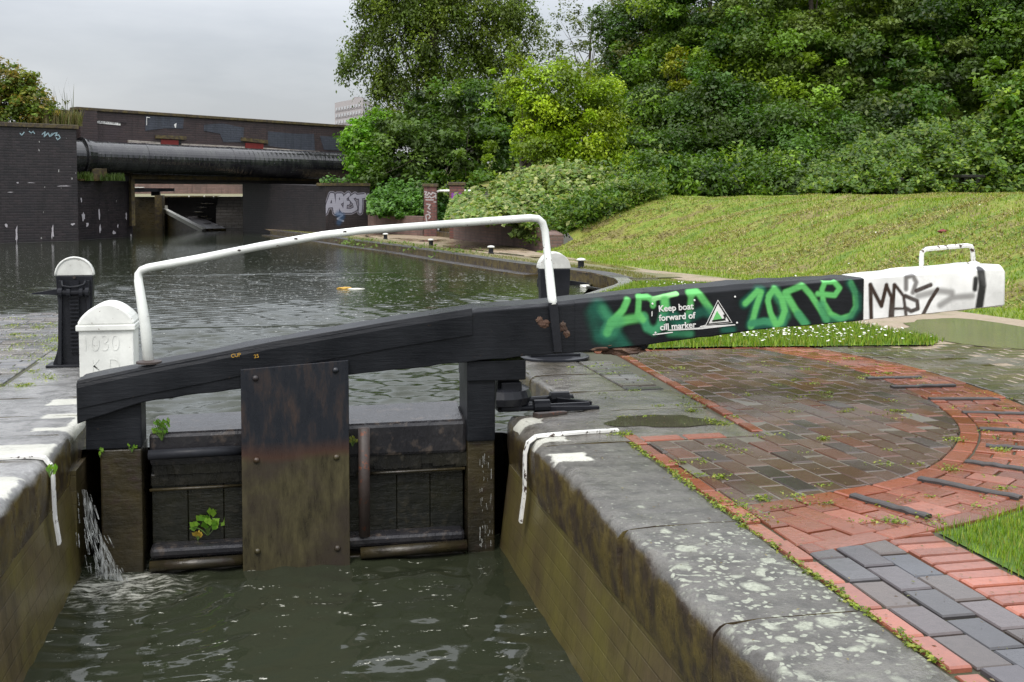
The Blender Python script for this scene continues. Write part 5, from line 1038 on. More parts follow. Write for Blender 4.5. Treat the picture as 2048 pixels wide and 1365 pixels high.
def ramp_():
    m = MB(); P = [fw(327, 418, -.2), fw(333, 417, -.2), fw(412, 457, -2.5), fw(404, 459, -2.5)]; m.add(P + [p + Vector((0, .1, -.15)) for p in P], [(0, 1, 2, 3), (0, 3, 7, 4), (1, 5, 6, 2)]); m.build('ramp_edge', M['paintpatch'], fl)
    m = MB(); P = [fw(329, 419, -.1), fw(404, 459, -2.4), fw(404, 480, -2.4), fw(329, 480, -.1)]; m.add(P, [(0, 1, 2, 3)]); m.build('ramp_side', M['slimewood'], fl)
    m = MB(); P = [fw(366, 434, .6), fw(395, 432, .9), fw(452, 457, -1.6), fw(412, 458, -2.3)]; m.add(P + [p - Vector((0, -.1, 1.2)) for p in P], [(0, 1, 2, 3), (3, 2, 6, 7), (2, 1, 5, 6)]); m.build('ramp', M['stone_d'], fl)
ramp_()
for k, (x, y, l) in enumerate(((402, 407, 24), (397, 415, 16), (388, 424, 18), (402, 433, 12), (412, 438, 10))): fbx(x, y, x+l, y+1.4, .2, 1.19, 'step_tread', M['stone_l'])
fs_ = empty('spillway', fw(460, 440), 'pale stepped brick slope beside the next lock under the bridge', 'spillway')
m = MB(); nS = 16
for k in range(nS):
    y0 = 394 + k*4.4; a, b = fw(432, y0, 2.0 - k*.2), fw(488, y0, 2.0 - k*.2); z2 = fw(432, y0+4.4, 2.0-k*.2).z
    m.box(a.x, b.x, a.y, a.y+.6, z2 - .2, a.z)
m.build('stepped_face', M['palebrick'], fs_)
fr = empty('far_boundary_wall', fw(380, 385, 14), 'low brown wall beyond the next lock', 'wall'); m = MB(); a, b = fw(240, 366, 12), fw(500, 391, 12); m.box(a.x, b.x, ZF+12, ZF+12.3, b.z-.5, a.z+.12); m.build('brickwork', M['brownbrick'], fr)
m = MB(); a, b = fw(250, 389, 0), fw(440, 392, 0); m.add([(a.x-4, ZF+.6, fw(250, 394).z), (b.x+3, ZF+.6, fw(250, 394).z), (b.x+5, ZF+12, fw(250, 388, 12).z), (a.x-6, ZF+12, fw(250, 388, 12).z)], [(0, 1, 2, 3)]); struct(m.build('far_bank', M['verge']))
# distant tower
T0 = W(671, 390, 250); T1 = W(727, 390, 236); T2 = W(752, 390, 262); ztp = W(671, 207, 250).z
tw = empty('tower_block', T0, 'pale concrete tower block rising behind the bridge', 'tower block')
m = MB(); q = [T0, T1, T2, T0 + (T2-T1)]; m.hexa([up(p, -2) for p in q], [up(p, ztp) for p in q]); m.build('walls', M['tower'], tw)
def tf(A_, B_, u, z, o=.06): p = A_.lerp(B_, u); d_ = (B_-A_).normalized(); n_ = Vector((d_.y, -d_.x, 0)); return up(p + n_*o, z)
for fl_ in range(7):
    z = ztp - 1.75 - fl_*1.42
    for (A_, B_, n) in ((T0, T1, 9), (T1, T2, 5)):
        m = MB(); m.add([tf(A_, B_, .02, z-.32), tf(A_, B_, .98, z-.32), tf(A_, B_, .98, z-.16), tf(A_, B_, .02, z-.16)], [(0, 1, 2, 3)]); m.build('floor_band', M['towerb'], tw)
        for k in range(n):
            u = .05 + k*(.92/n); m = MB(); m.add([tf(A_, B_, u, z, .1), tf(A_, B_, u+.6/n, z, .1), tf(A_, B_, u+.6/n, z+.62, .1), tf(A_, B_, u, z+.62, .1)], [(0, 1, 2, 3)]); m.build('window', M['towerw'], tw)
m = MB(); c = T0.lerp(T1, .7) + Vector((1, 4, 0)); m.box(c.x-.8, c.x+1.0, c.y-1, c.y+1, ztp+.002, ztp+.7); m.build('roof_hut', M['towerb'], tw)

# ------------------------------------------------------------------ leaves
def leafquads(P, size, rg, up=.35, aspect=.55, outward=None, ow=.6, droop=0.0):
    n = len(P); nrm = rg.normal(0, 1, (n, 3)); nrm[:, 2] = np.abs(nrm[:, 2]) + up
    if outward is not None: nrm += outward * ow
    nrm /= np.linalg.norm(nrm, axis=1)[:, None]
    a = rg.normal(0, 1, (n, 3)); a[:, 2] -= droop; a -= nrm * np.sum(a*nrm, 1)[:, None]; a /= np.linalg.norm(a, axis=1)[:, None] + 1e-9; b = np.cross(nrm, a)
    s = (size * rg.uniform(.5, 1.6, n))[:, None]
    V = np.stack([P - a*s*.5, P + b*s*aspect*.5 + nrm*s*.05, P + a*s*.5 - nrm*s*.06, P - b*s*aspect*.5 + nrm*s*.05], 1).reshape(-1, 3)
    Fq = np.arange(n*4).reshape(n, 4); return V, Fq
def palette(n, cols, rg, v=.28):
    cols = np.array(cols); i = rg.integers(0, len(cols), n); c = cols[i] * (1 + rg.uniform(-v, v, (n, 1))); return np.clip(c, .003, 1)
def crown(blobs, nclu, nleaf, size, cols, seed, cr=.45, flat=.7, shell=.7, droop=0.0, up=.35, ccols=None, elong=1.0):
    rg = np.random.default_rng(seed); vol = np.array([b[1][0]*b[1][1]*b[1][2] for b in blobs])**(2/3); pr = vol/vol.sum(); Ps = []; Os = []; Cs = []
    cnt = rg.multinomial(nclu, pr)
    for (c, r), k in zip(blobs, cnt):
        d = rg.normal(0, 1, (k, 3)); d /= np.linalg.norm(d, axis=1)[:, None]; rad = (shell + (1-shell)*rg.random(k)**.6)[:, None]*(1 + .17*rg.normal(0, 1, (k, 1)))
        lob = 1 + .22*np.sin(d[:, :1]*5 + seed)*np.sin(d[:, 2:]*6 + seed*2) + .12*np.sin(d[:, 1:2]*9 + seed); spray = rg.random((k, 1)) < .2; rad = np.where(spray, rg.uniform(1.0, 1.35, (k, 1)), rad) * lob
        cc = np.array(c) + d*np.array(r)*rad
        ccol = palette(k, ccols or cols, rg, .42)*np.array([2.0, 1.85, .85])
        m = rg.poisson(nleaf, k); idx = np.repeat(np.arange(k), m); o = rg.normal(0, 1, (len(idx), 3)); o /= (np.linalg.norm(o, axis=1)[:, None]+1e-9); o *= (rg.random(len(idx))**.5)[:, None]
        cs = cr*np.where(spray[:, 0], rg.uniform(.3, .6, k), rg.uniform(.6, 1.5, k)); m2 = np.where(spray[:, 0], .22, 1.0); kp = rg.random(len(idx)) < m2[idx]; idx = idx[kp]; o = o[kp]; P = cc[idx] + o*cs[idx][:, None]*np.array([1, 1, flat*elong]); 
        if droop: P[:, 2] -= droop*rg.random(len(idx))**2*np.linalg.norm(o[:, :2], axis=1)
        Ps.append(P); Os.append(d[idx]*.6 + o*.6); Cs.append(ccol[idx]*(1+rg.uniform(-.25, .25, (len(idx), 1))))
    P = np.concatenate(Ps); O = np.concatenate(Os); C = np.clip(np.concatenate(Cs), .003, 1); V, Fq = leafquads(P, size, rg, up, outward=O, droop=2 if droop else 0)
    return V, Fq, np.repeat(C, 4, 0)
def limbs(base, top, r0, targets, seed, mat, par, name='trunk', r1=.35):
    R_ = random.Random(seed); m = MB(); base = Vector(base); top = Vector(top); n = 8; pts = []
    for k in range(n+1): t = k/n; pts.append(base.lerp(top, t) + Vector((R_.gauss(0, .05), R_.gauss(0, .05), 0))*(1 if k else 0)*r0*4)
    m.tube(pts, [r0*(1 - (1-r1)*k/n)*(1.25 if k == 0 else 1) for k in range(n+1)], 10)
    for tg in targets:
        k = R_.randint(2, n-1); a = pts[k]; b = Vector(tg); mid = a.lerp(b, .5) + Vector((0, 0, .12*(b-a).length)); q = [a, a.lerp(mid, .5)+Vector((R_.gauss(0,.05),0,0)), mid, mid.lerp(b, .5) + Vector((R_.gauss(0,.08),0,R_.gauss(0,.05))), b]
        rr = r0*.42*(1 - k/(n*1.5)); m.tube(q, [rr, rr*.8, rr*.55, rr*.35, rr*.12], 6)
    return m.build(name, mat, par, smooth=True)
DK = [(.016, .040, .009), (.022, .055, .011), (.03, .07, .014), (.026, .05, .016), (.05, .105, .014)]
MD_ = [(.035, .08, .015), (.055, .11, .018), (.07, .13, .02), (.04, .075, .02), (.085, .14, .018)]
YG = [(.105, .17, .012), (.085, .14, .012), (.13, .19, .015), (.06, .105, .012)]
GR = [(.055, .085, .04), (.045, .075, .03), (.065, .10, .04)]
BR = [(.13, .20, .035), (.19, .24, .06), (.26, .28, .10), (.10, .16, .03), (.08, .15, .02)]
IV = [(.05, .13, .015), (.07, .16, .02), (.09, .19, .03), (.04, .10, .012)]
def tree(name, base, blobspx, Z, label, nclu, nleaf, size, cols, seed, cat='tree', group=None, trunk=.16, top=None, **k):
    """blobspx: (px,py,Z,rx,ry,rz metres)"""
    B = []
    for b in blobspx:
        px, py, zz, rx, ry, rz = b; c = W(px, py, zz); B.append(((c.x, c.y, c.z), (rx, ry, rz)))
    r = empty(name, base, label, cat, group)
    V, Fq, C = crown(B, nclu, nleaf, size, cols, seed, **k); npmesh('crown', V, Fq, M['leaf'], C, r)
    if trunk:
        R_ = random.Random(seed); cs = sorted(B, key=lambda q: q[0][2]); tp = top or Vector(max(B, key=lambda q: q[1][0]*q[1][2])[0]) + Vector((0, 0, .3))
        tg = [Vector(c) + Vector((R_.uniform(-.6, .6)*q[0], R_.uniform(-.5, .5)*q[1], R_.uniform(-.3, .6)*q[2])) for c, q in B for _ in range(3)]
        limbs(base, tp, trunk, tg, seed, M['bark'], r)
    return r
def gp(px, py, Z, z=None):
    p = W(px, py, Z); p.z = gh(p.x, p.y) if z is None else z; return p
GRP = 'trees on the embankment'
# tall birch left of centre
birch = []
for px, py, rx, rz in ((860, -60, 2.0, 1.6), (780, 40, 1.25, 1.0), (735, 110, .95, .7), (705, 125, .5, .45), (880, 60, 2.0, 1.3), (985, 10, 1.5, 1.3), (1010, 90, 1.25, .9), (762, 180, .6, .5), (820, 150, 1.4, 1.0), (930, 140, 1.5, .9), (1040, 30, .65, .5), (790, 240, 1.1, .6), (720, 75, .5, .4), (760, -10, .8, .7)): birch.append((px, py, 44, rx, rx*.9, rz))
tree('birch_tree', gp(865, 470, 44, .8), birch, 44, 'tall dark birch with drooping outer branches left of centre against the sky', 560, 150, .11, [(.04, .07, .016), (.055, .09, .02), (.07, .105, .026), (.035, .055, .018)], 1, group=GRP, trunk=.2, top=W(870, -150, 44), cr=.5, droop=.8, elong=1.25, shell=.6)
tree('elder_bush', gp(735, 440, 39.5, .6), [(718, 285, 39.5, .55, .6, .6), (755, 265, 40, .8, .7, .7), (735, 320, 39, .6, .6, .5)], 39, 'bright green elder bush hanging over the right end of the bridge', 200, 55, .12, [(.05, .13, .015), (.07, .17, .02), (.09, .19, .03)], 2, cat='shrub', trunk=.06, cr=.3)
tree('small_tree', gp(830, 455, 38.5, .6), [(820, 300, 39, 1.5, 1.3, 1.2), (900, 310, 39, 1.4, 1.2, 1.3), (780, 370, 38, 1.1, 1.0, .7), (870, 250, 40, 1.3, 1.0, .9)], 39, 'grey green small tree between the birch and the brick piers', 260, 120, .13, [(.035, .07, .022), (.05, .09, .03), (.03, .06, .015)], 3, group=GRP, trunk=.12, cr=.38)
tree('small_tree', gp(960, 450, 38, .9), [(960, 310, 38, 1.3, 1.2, 1.2), (940, 220, 40, 1.6, 1.2, 1.1), (1010, 240, 40, 1.2, 1.1, 1.2), (930, 375, 37, 1.2, 1.0, .5), (840, 400, 36.5, 1.2, 1.0, .5)], 38, 'dark leafy tree directly behind the right brick pier', 270, 120, .13, DK + MD_, 4, group=GRP, trunk=.12, cr=.38)
# yellow green tree with visible trunk
tree('robinia_tree', gp(1040, 425, 33, 1.15), [(1085, 165, 34, 1.15, 1.0, .75), (1140, 195, 34, 1.2, 1.0, .8), (1075, 225, 33.5, 1.0, .9, .5), (1180, 245, 34, 1.0, .9, .6), (1085, 285, 33, .85, .8, .45), (1150, 285, 33.3, 1.1, .9, .5), (1215, 310, 33.6, .7, .7, .45), (1200, 190, 35, .6, .6, .45)], 33.5, 'bright yellow green tree with a bare forked trunk in the middle', 240, 190, .098, YG, 5, group=GRP, trunk=.10, top=W(1045, 240, 33.5), cr=.40, droop=.45, up=.8, flat=.6)
tree('sparse_tree', gp(1165, 250, 50, 2.5), [(1130, 60, 50, 1.2, 1.0, 1.1), (1185, 50, 50, 1.3, 1.0, 1.3), (1100, 110, 50, .9, .8, .8), (1165, 130, 50, 1.6, 1.0, 1.0)], 50, 'thin half bare tree standing against the sky right of the birch', 150, 34, .10, [(.04, .06, .02), (.05, .07, .02)], 6, group=GRP, trunk=.10, cr=.3)
# dark wood at the right
wood = [
 ('broad_tree', 1300, 100, 46, [(1300, 60, 46, 1.7, 1.5, 1.4), (1260, 170, 45, 1.6, 1.3, 1.4), (1330, 190, 45, 1.6, 1.3, 1.3)], DK + [(.05, .06, .02)], 'dark rounded tree just right of the patch of sky', .13),
 ('broad_tree', 1420, 60, 43, [(1420, 20, 43, 1.8, 1.5, 1.6), (1480, 120, 42, 1.7, 1.4, 1.5), (1370, 130, 43, 1.4, 1.2, 1.2)], MD_ + DK, 'tall mid green tree reaching the top of the picture right of centre', .13),
 ('broad_tree', 1640, 40, 41, [(1620, 0, 41, 2.2, 1.6, 1.6), (1580, 120, 40, 1.7, 1.4, 1.3), (1690, 120, 40, 1.7, 1.4, 1.4), (1640, 220, 39, 1.5, 1.3, 1.2)], MD_ + GR, 'largest dark tree in the middle of the wood with greyish leaf tips', .14),
 ('broad_tree', 1840, 40, 40, [(1830, 10, 40, 2.2, 1.6, 1.6), (1790, 130, 39, 1.8, 1.4, 1.4), (1890, 150, 38, 1.6, 1.4, 1.3), (1800, 230, 37, 1.3, 1.1, .9)], GR + DK, 'grey green tree with star shaped sprays above the hedge', .15),
 ('broad_tree', 2030, 60, 38, [(1990, 20, 38, 1.6, 1.4, 1.5), (2060, 130, 37, 1.5, 1.3, 1.5), (2120, 20, 38, 2.0, 1.4, 1.7)], DK + MD_, 'very dark tree at the top right edge', .13),
 ('broad_tree', 1440, 260, 37, [(1440, 240, 37, 1.5, 1.3, 1.2), (1390, 320, 36, 1.3, 1.1, .8), (1500, 320, 36, 1.4, 1.2, .8)], DK + [(.04, .085, .02)], 'low dark tree above the left end of the mown slope', .12),
 ('broad_tree', 1600, 300, 36, [(1560, 290, 36, 1.3, 1.1, .9), (1620, 330, 35, 1.3, 1.1, .7), (1680, 290, 36, 1.2, 1.1, .8)], DK, 'low shadowy tree left of the clipped hedge', .12),
 ('broad_tree', 1270, 300, 38, [(1290, 270, 38, 1.4, 1.2, 1.2), (1250, 330, 36, 1.3, 1.1, .8), (1340, 330, 36.5, 1.3, 1.1, .8)], MD_ + DK, 'mid green tree between the yellow green tree and the dark wood', .12),
]
for i, (nm, px, py, Z, bl, cols, lab, ls) in enumerate(wood):
    tree(nm, gp(px, 390, Z), bl, Z, lab, 200, 380, ls*.98, cols, 20 + i, group=GRP, trunk=.2, cr=.68, shell=.8, flat=.6)
# distant back rows that close the wood
rg = random.Random(9)
for i, (px, py, Z, lab) in enumerate(((1350, 120, 52, 'left dark tree of the rear row behind the wood'), (1530, 60, 52, 'second dark tree of the rear row behind the wood'), (1720, 80, 50, 'third dark tree of the rear row behind the wood'), (1930, 80, 48, 'right dark tree of the rear row behind the wood'), (1040, 200, 52, 'dark tree of the rear row between birch and thin tree'))):
    tree('broad_tree', gp(px, 390, Z), [(px, py + (0 if i < 4 else 60), Z, 3.2 if i < 4 else 1.8, 2, 2.6 if i < 4 else 1.2), (px+30, py+150, Z-1, 3.0 if i < 4 else 1.8, 2, 2.0 if i < 4 else 1.3), (px-60, py+240, Z-2, 2.2 if i < 4 else 1.4, 2, 1.6)], Z, lab, 700, 50, .22, DK, 60 + i, group=GRP, trunk=.25, cr=.6, shell=.3)
tree('yellow_shrub', gp(1355, 250, 41), [(1352, 125, 41, .35, .35, .45), (1362, 168, 41, .4, .3, .3)], 41, 'small patch of bright yellow leaves in front of the dark wood', 60, 60, .11, [(.11, .13, .012), (.08, .11, .012)], 70, cat='shrub', trunk=.04, cr=.22)
# bright bush at the right edge
tree('laurel_bush', gp(2040, 395, 30), [(2030, 230, 30, .85, .9, 1.0), (2060, 320, 29, 1.0, .9, .9), (1990, 330, 29.5, .7, .7, .6), (2100, 200, 30, 1.2, 1.0, 1.2)], 30, 'lighter green bush with large leaves at the right edge of the hedge', 240, 90, .14, MD_, 71, cat='shrub', trunk=.08, cr=.36)
# sycamore tips and scrub along the mound crest
for i, (px, py, Z, rx, lab) in enumerate(((1330, 372, 30, 1.6, 'dark scrub behind the crest of the mown slope, left part'), (1480, 375, 31, 1.8, 'dark scrub behind the crest of the mown slope, middle part'), (1610, 378, 30.5, 1.5, 'scrub with a few yellow leaves beside the clipped hedge'))):
    tree('scrub', gp(px, py+10, Z), [(px, py-15, Z, rx, .9, .6), (px-50, py-5, Z-1, rx*.6, .7, .35), (px+55, py-5, Z-.5, rx*.6, .7, .4)], Z, lab, 200, 90, .11, DK + MD_, 80+i, cat='shrub', trunk=.05, cr=.4)
# hedge: leaves over a long mound
def hedge():
    rg_ = np.random.default_rng(90); r = empty('hedge', gp(1850, 392, 30), 'long dense green hedge above the mown slope at the right', 'hedge')
    Ps = []; N = 60000
    px = rg_.uniform(1600, 2200, N); t = rg_.random(N); prof = np.interp(px, [1600, 1660, 1720, 1800, 2000, 2200], [352, 316, 290, 262, 236, 225]); bot = np.interp(px, [1600, 2048, 2200], [388, 391, 393])
    prof = prof + 7*np.sin(px*.05) + 5*np.sin(px*.13+1) + 4*np.sin(px*.31) + 3*np.sin(px*.7); py = bot + (prof - bot)*t + rg_.normal(0, 3.5, N) - (rg_.random(N) < .04)*(t > .8)*rg_.uniform(0, 22, N); Z = 28.0 + 3.0*np.abs(t)**1.6 + .3*np.sin(px*.031) + .2*np.sin(px*.083+9*t) + rg_.normal(0, .3, N)
    # world placement from survey rays
    R3 = np.array(_r); U3 = np.array(_u); D3 = np.array(_d); P = np.array([0, 0, CZ]) + (R3*((px-1024)/F)[:, None] - U3*((py-682.5+SH)/F)[:, None] + D3)*Z[:, None]
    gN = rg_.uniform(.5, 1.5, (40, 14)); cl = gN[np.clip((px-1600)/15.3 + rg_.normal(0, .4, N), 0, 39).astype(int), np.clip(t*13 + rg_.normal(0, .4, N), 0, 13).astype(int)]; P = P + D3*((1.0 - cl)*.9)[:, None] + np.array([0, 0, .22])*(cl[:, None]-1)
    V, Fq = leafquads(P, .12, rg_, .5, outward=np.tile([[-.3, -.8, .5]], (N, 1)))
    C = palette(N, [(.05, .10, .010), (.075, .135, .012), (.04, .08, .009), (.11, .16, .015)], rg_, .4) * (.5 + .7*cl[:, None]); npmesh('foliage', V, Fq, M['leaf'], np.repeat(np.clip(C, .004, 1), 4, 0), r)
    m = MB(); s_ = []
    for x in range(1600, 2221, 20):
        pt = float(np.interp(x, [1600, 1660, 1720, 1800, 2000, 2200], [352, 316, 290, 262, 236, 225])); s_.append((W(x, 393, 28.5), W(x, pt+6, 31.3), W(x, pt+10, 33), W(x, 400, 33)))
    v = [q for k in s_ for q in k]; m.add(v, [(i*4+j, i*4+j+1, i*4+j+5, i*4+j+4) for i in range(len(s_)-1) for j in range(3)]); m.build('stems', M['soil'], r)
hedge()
# brambles and ivy banks
def bank(name, outline, Zf, N, size, cols, label, cat, seed, thick=.35, name2='foliage', mat='leaf', up=.5):
    rg_ = np.random.default_rng(seed); xs = [p[0] for p in outline]; px = rg_.uniform(min(xs), max(xs), N); t = rg_.random(N)
    jag = 5*np.sin(px*.06+seed) + 4*np.sin(px*.15) + 3*np.sin(px*.37+seed); pt = np.interp(px, xs, [p[1] for p in outline]) + jag; pb = np.interp(px, xs, [p[2] for p in outline]) + jag*.5; py = pb + (pt-pb)*t + rg_.normal(0, 2.5, N) - (rg_.random(N) < .04)*(t > .8)*rg_.uniform(0, 16, N)
    Z = Zf[0] + (Zf[1]-Zf[0])*t**1.3 + thick*np.sin(px*.05 + t*4)*np.sin(t*9 + px*.02) + .5*thick*np.sin(px*.13+t*15) + rg_.normal(0, thick*.3, N)
    R3 = np.array(_r); U3 = np.array(_u); D3 = np.array(_d); P = np.array([0, 0, CZ]) + (R3*((px-1024)/F)[:, None] - U3*((py-682.5+SH)/F)[:, None] + D3)*Z[:, None]
    r = empty(name, P.mean(0).tolist(), label, cat); 
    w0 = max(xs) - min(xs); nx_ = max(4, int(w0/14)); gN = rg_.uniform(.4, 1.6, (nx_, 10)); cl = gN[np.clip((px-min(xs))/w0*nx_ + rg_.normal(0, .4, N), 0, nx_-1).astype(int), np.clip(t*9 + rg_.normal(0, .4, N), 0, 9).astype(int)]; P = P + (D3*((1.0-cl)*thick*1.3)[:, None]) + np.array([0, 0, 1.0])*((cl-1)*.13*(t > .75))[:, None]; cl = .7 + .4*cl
    V, Fq = leafquads(P, size, rg_, up, outward=np.tile([[-.3, -.7, .5]], (N, 1)), aspect=.7)
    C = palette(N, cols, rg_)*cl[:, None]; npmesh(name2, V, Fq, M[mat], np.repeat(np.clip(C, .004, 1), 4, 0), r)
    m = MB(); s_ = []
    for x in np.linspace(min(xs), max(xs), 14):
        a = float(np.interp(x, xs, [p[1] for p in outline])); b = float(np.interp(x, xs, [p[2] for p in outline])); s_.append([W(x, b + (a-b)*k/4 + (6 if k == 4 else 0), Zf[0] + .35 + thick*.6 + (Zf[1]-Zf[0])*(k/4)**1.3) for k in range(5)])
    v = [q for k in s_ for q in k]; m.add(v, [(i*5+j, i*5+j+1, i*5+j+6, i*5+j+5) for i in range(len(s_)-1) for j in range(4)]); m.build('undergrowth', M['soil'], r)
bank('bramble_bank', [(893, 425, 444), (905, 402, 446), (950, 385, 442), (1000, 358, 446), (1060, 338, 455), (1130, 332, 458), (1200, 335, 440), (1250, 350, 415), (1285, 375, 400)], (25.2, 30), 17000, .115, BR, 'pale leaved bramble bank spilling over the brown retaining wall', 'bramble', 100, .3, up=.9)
bank('bramble_shoot', [(1020, 468, 474), (1045, 447, 478), (1075, 445, 472), (1100, 455, 462)], (25.5, 26), 420, .10, [(.14, .2, .05), (.1, .15, .04)], 'loose bramble shoot hanging over the end of the retaining wall', 'bramble', 101, .1)
def hit(px, py):
    v = ray(px, py); t = 14.0
    while t < 34:
        P = EYE + v * t
        if P.z < gh(P.x, P.y) + .001 and P.x > 4.6: return P
        t += .12
    return None
def groundveg(name, outline, N, hmax, size, cols, label, cat, seed, stems=True):
    rg_ = np.random.default_rng(seed); xs = [p[0] for p in outline]; B = []
    while len(B) < 420:
        px = rg_.uniform(min(xs), max(xs)); t = rg_.random(); pt = np.interp(px, xs, [p[1] for p in outline]); pb = np.interp(px, xs, [p[2] for p in outline]); P = hit(px, pb + (pt - pb) * t)
        if P is None: P = hit(px, pb)
        if P is not None: B.append((P.x, P.y, gh(P.x, P.y)))
        else: B.append(B[-1] if B else (5.5, 24, .3))
    B = np.array(B); idx = rg_.integers(0, len(B), N); hh = (hmax*rg_.uniform(.5, 1.2, len(B)))[idx]; u = rg_.random(N)**.8; P = B[idx] + np.stack([rg_.normal(0, .13, N), rg_.normal(0, .13, N), hh*u], 1)
    V, Fq = leafquads(P, size, rg_, .4, aspect=.5); C = palette(len(B), cols, rg_, .4)[idx]*rg_.uniform(.75, 1.25, (N, 1)); r = empty(name, B.mean(0).tolist(), label, cat)
    npmesh('foliage', V, Fq, M['leaf'], np.repeat(np.clip(C, .004, 1), 4, 0), r)
M['gstem'] = m_plain('green stem', (.08, .14, .03), .5)
groundveg('nettles', [(1062, 462, 497), (1090, 445, 490), (1150, 425, 468), (1200, 408, 446), (1250, 396, 424), (1320, 388, 398)], 15000, .42, .085, [(.07, .14, .014), (.10, .18, .02), (.14, .2, .03), (.05, .11, .012)], 'tall green nettles at the left foot of the mown slope', 'nettles', 102)
bank('ivy_bank', [(736, 400, 428), (760, 385, 431), (800, 365, 434), (845, 362, 434)], (34.5, 36), 6500, .11, IV, 'bright green ivy bank between the AREST lettering and the left pier', 'ivy', 103, .15)
bank('dark_ivy', [(872, 395, 440), (899, 395, 440)], (35.5, 36.5), 900, .12, [(.03, .09, .012), (.04, .11, .015)], 'dark ivy filling the gap between the two brick piers', 'ivy', 104, .1)
bank('dark_ivy', [(845, 362, 400), (930, 365, 400), (1010, 350, 380)], (36.5, 38), 4000, .12, DK, 'dark ivy and scrub behind the white steps rail', 'ivy', 105, .3)
bank('creeper', [(640, 356, 372), (690, 352, 374), (740, 340, 392), (790, 330, 400)], (38.3, 38.8), 900, .10, IV, 'patchy creeper on the wall above the AREST lettering', 'creeper', 106, .1)
# left bush on the wall, dry weeds
lbz = 34.5
tree('buddleia_bush', gp(60, 262, lbz, ztl), [(20, 205, lbz, .85, .6, .65), (60, 215, lbz, .8, .6, .55), (95, 235, lbz, .5, .5, .35), (10, 160, lbz, .6, .5, .45), (-60, 190, lbz, 1.0, .7, .9), (45, 170, lbz, .45, .4, .35)], lbz, 'big mixed green buddleia bush on top of the left brick wall', 430, 48, .10, [(.06, .10, .025), (.09, .11, .03), (.05, .085, .02), (.12, .10, .045)], 110, cat='shrub', trunk=.06, cr=.25, up=.2)
def weeds(name, P0, n, h, spread, cols, label, seed, mat='blade', w_=.012, lean=.35, cat='weeds'):
    rg_ = np.random.default_rng(seed); V = []; Fq = []; C = []
    for i in range(n):
        b = np.array(P0) + np.array([rg_.uniform(-spread[0], spread[0]), rg_.uniform(-spread[1], spread[1]), 0]); hh = h*rg_.uniform(.5, 1.2); a = rg_.uniform(0, 6.28); ln = rg_.uniform(0, lean)*hh; c = np.array(cols[rg_.integers(len(cols))])*rg_.uniform(.8, 1.2)
        d = np.array([math.cos(a), math.sin(a), 0]); s_ = np.array([-math.sin(a), math.cos(a), 0])*w_; k0 = len(V); m1 = b + d*ln*.35 + [0, 0, hh*.6]; t1 = b + d*ln + [0, 0, hh]
        V += [b - s_, b + s_, m1 - s_, m1 + s_, t1 - s_*.2, t1 + s_*.2]; Fq += [(k0, k0+1, k0+3, k0+2), (k0+2, k0+3, k0+5, k0+4)]; C += [c]*6
    o = npmesh(name, np.array(V), np.array(Fq), M[mat], np.array(C)); return tag(o, label, cat)
weeds('dry_weeds', tuple(W(125, 252, 34.3)), 420, .45, (.55, .25, 0), [(.14, .13, .04), (.10, .12, .03), (.16, .14, .06)], 'dry yellowish weeds along the top of the left wall', 111, cat='weeds', w_=.012)
weeds('tall_stalks', tuple(W(120, 235, 34.4)), 14, 1.0, (.35, .2, 0), [(.08, .09, .04)], 'a few tall thin stalks rising beside the buddleia bush', 112, w_=.009, lean=.5, cat='weeds')
weeds('grass_tuft', tuple(W(165, 362, 34.6)), 200, .25, (.3, .15, 0), [(.08, .13, .02)], 'grass tuft growing left of the stone pipe support', 113, cat='grass tuft'); weeds('grass_tuft', tuple(W(225, 362, 35.2)), 260, .22, (.35, .15, 0), [(.06, .10, .02)], 'grass tuft growing right of the stone pipe support', 114, cat='grass tuft')
# small plants on the gate
def sprig(P, h, n, ls, cols, label, seed, cat='weed', name='small_plant', lean=.5, asp=.3):
    rg_ = np.random.default_rng(seed); r = empty(name, P, label, cat); V = []; Fq = []; C = []; m = MB(); P = np.array(P)
    for i in range(n):
        a = rg_.uniform(0, 6.28); hh = h*rg_.uniform(.35, 1.0); ln = rg_.uniform(.1, 1)*lean*h; b = P + [math.cos(a)*ln, math.sin(a)*ln*.6, hh]; m.tube([P, (P+b)/2 + [0, 0, h*.05], b], .0016, 5)
        d = b - P; d /= np.linalg.norm(d); d = d + rg_.normal(0, .35, 3); d /= np.linalg.norm(d); s_ = np.cross(d, [0, -1, .3]); s_ /= np.linalg.norm(s_); c = np.array(cols[rg_.integers(len(cols))])*rg_.uniform(.8, 1.25)
        for q in range(2):
            l = ls*rg_.uniform(.7, 1.2); o = b - d*l*.3*q + s_*(0 if q == 0 else l*.35); k0 = len(V); V += [o, o + d*l*.45 + s_*l*asp, o + d*l, o + d*l*.45 - s_*l*asp]; Fq.append((k0, k0+1, k0+2, k0+3)); C += [c]*4
    m.build('stalks', M['gstem'], r); npmesh('leaves', np.array(V), np.array(Fq), M['leaf'], np.array(C), r)
M['gstem'] = m_plain('green stem', (.08, .14, .03), .5)
BG = [(.10, .22, .02), (.18, .34, .03), (.10, .24, .02)]
sprig(gy(324, 882, 6.01), .10, 26, .022, BG, 'bright green weed sprouting from the left half of the gate rail', 1); sprig(gy(705, 893, 5.98), .05, 14, .018, [(.2, .22, .04), (.16, .2, .04)], 'yellowish weed right of the steel plate', 2)
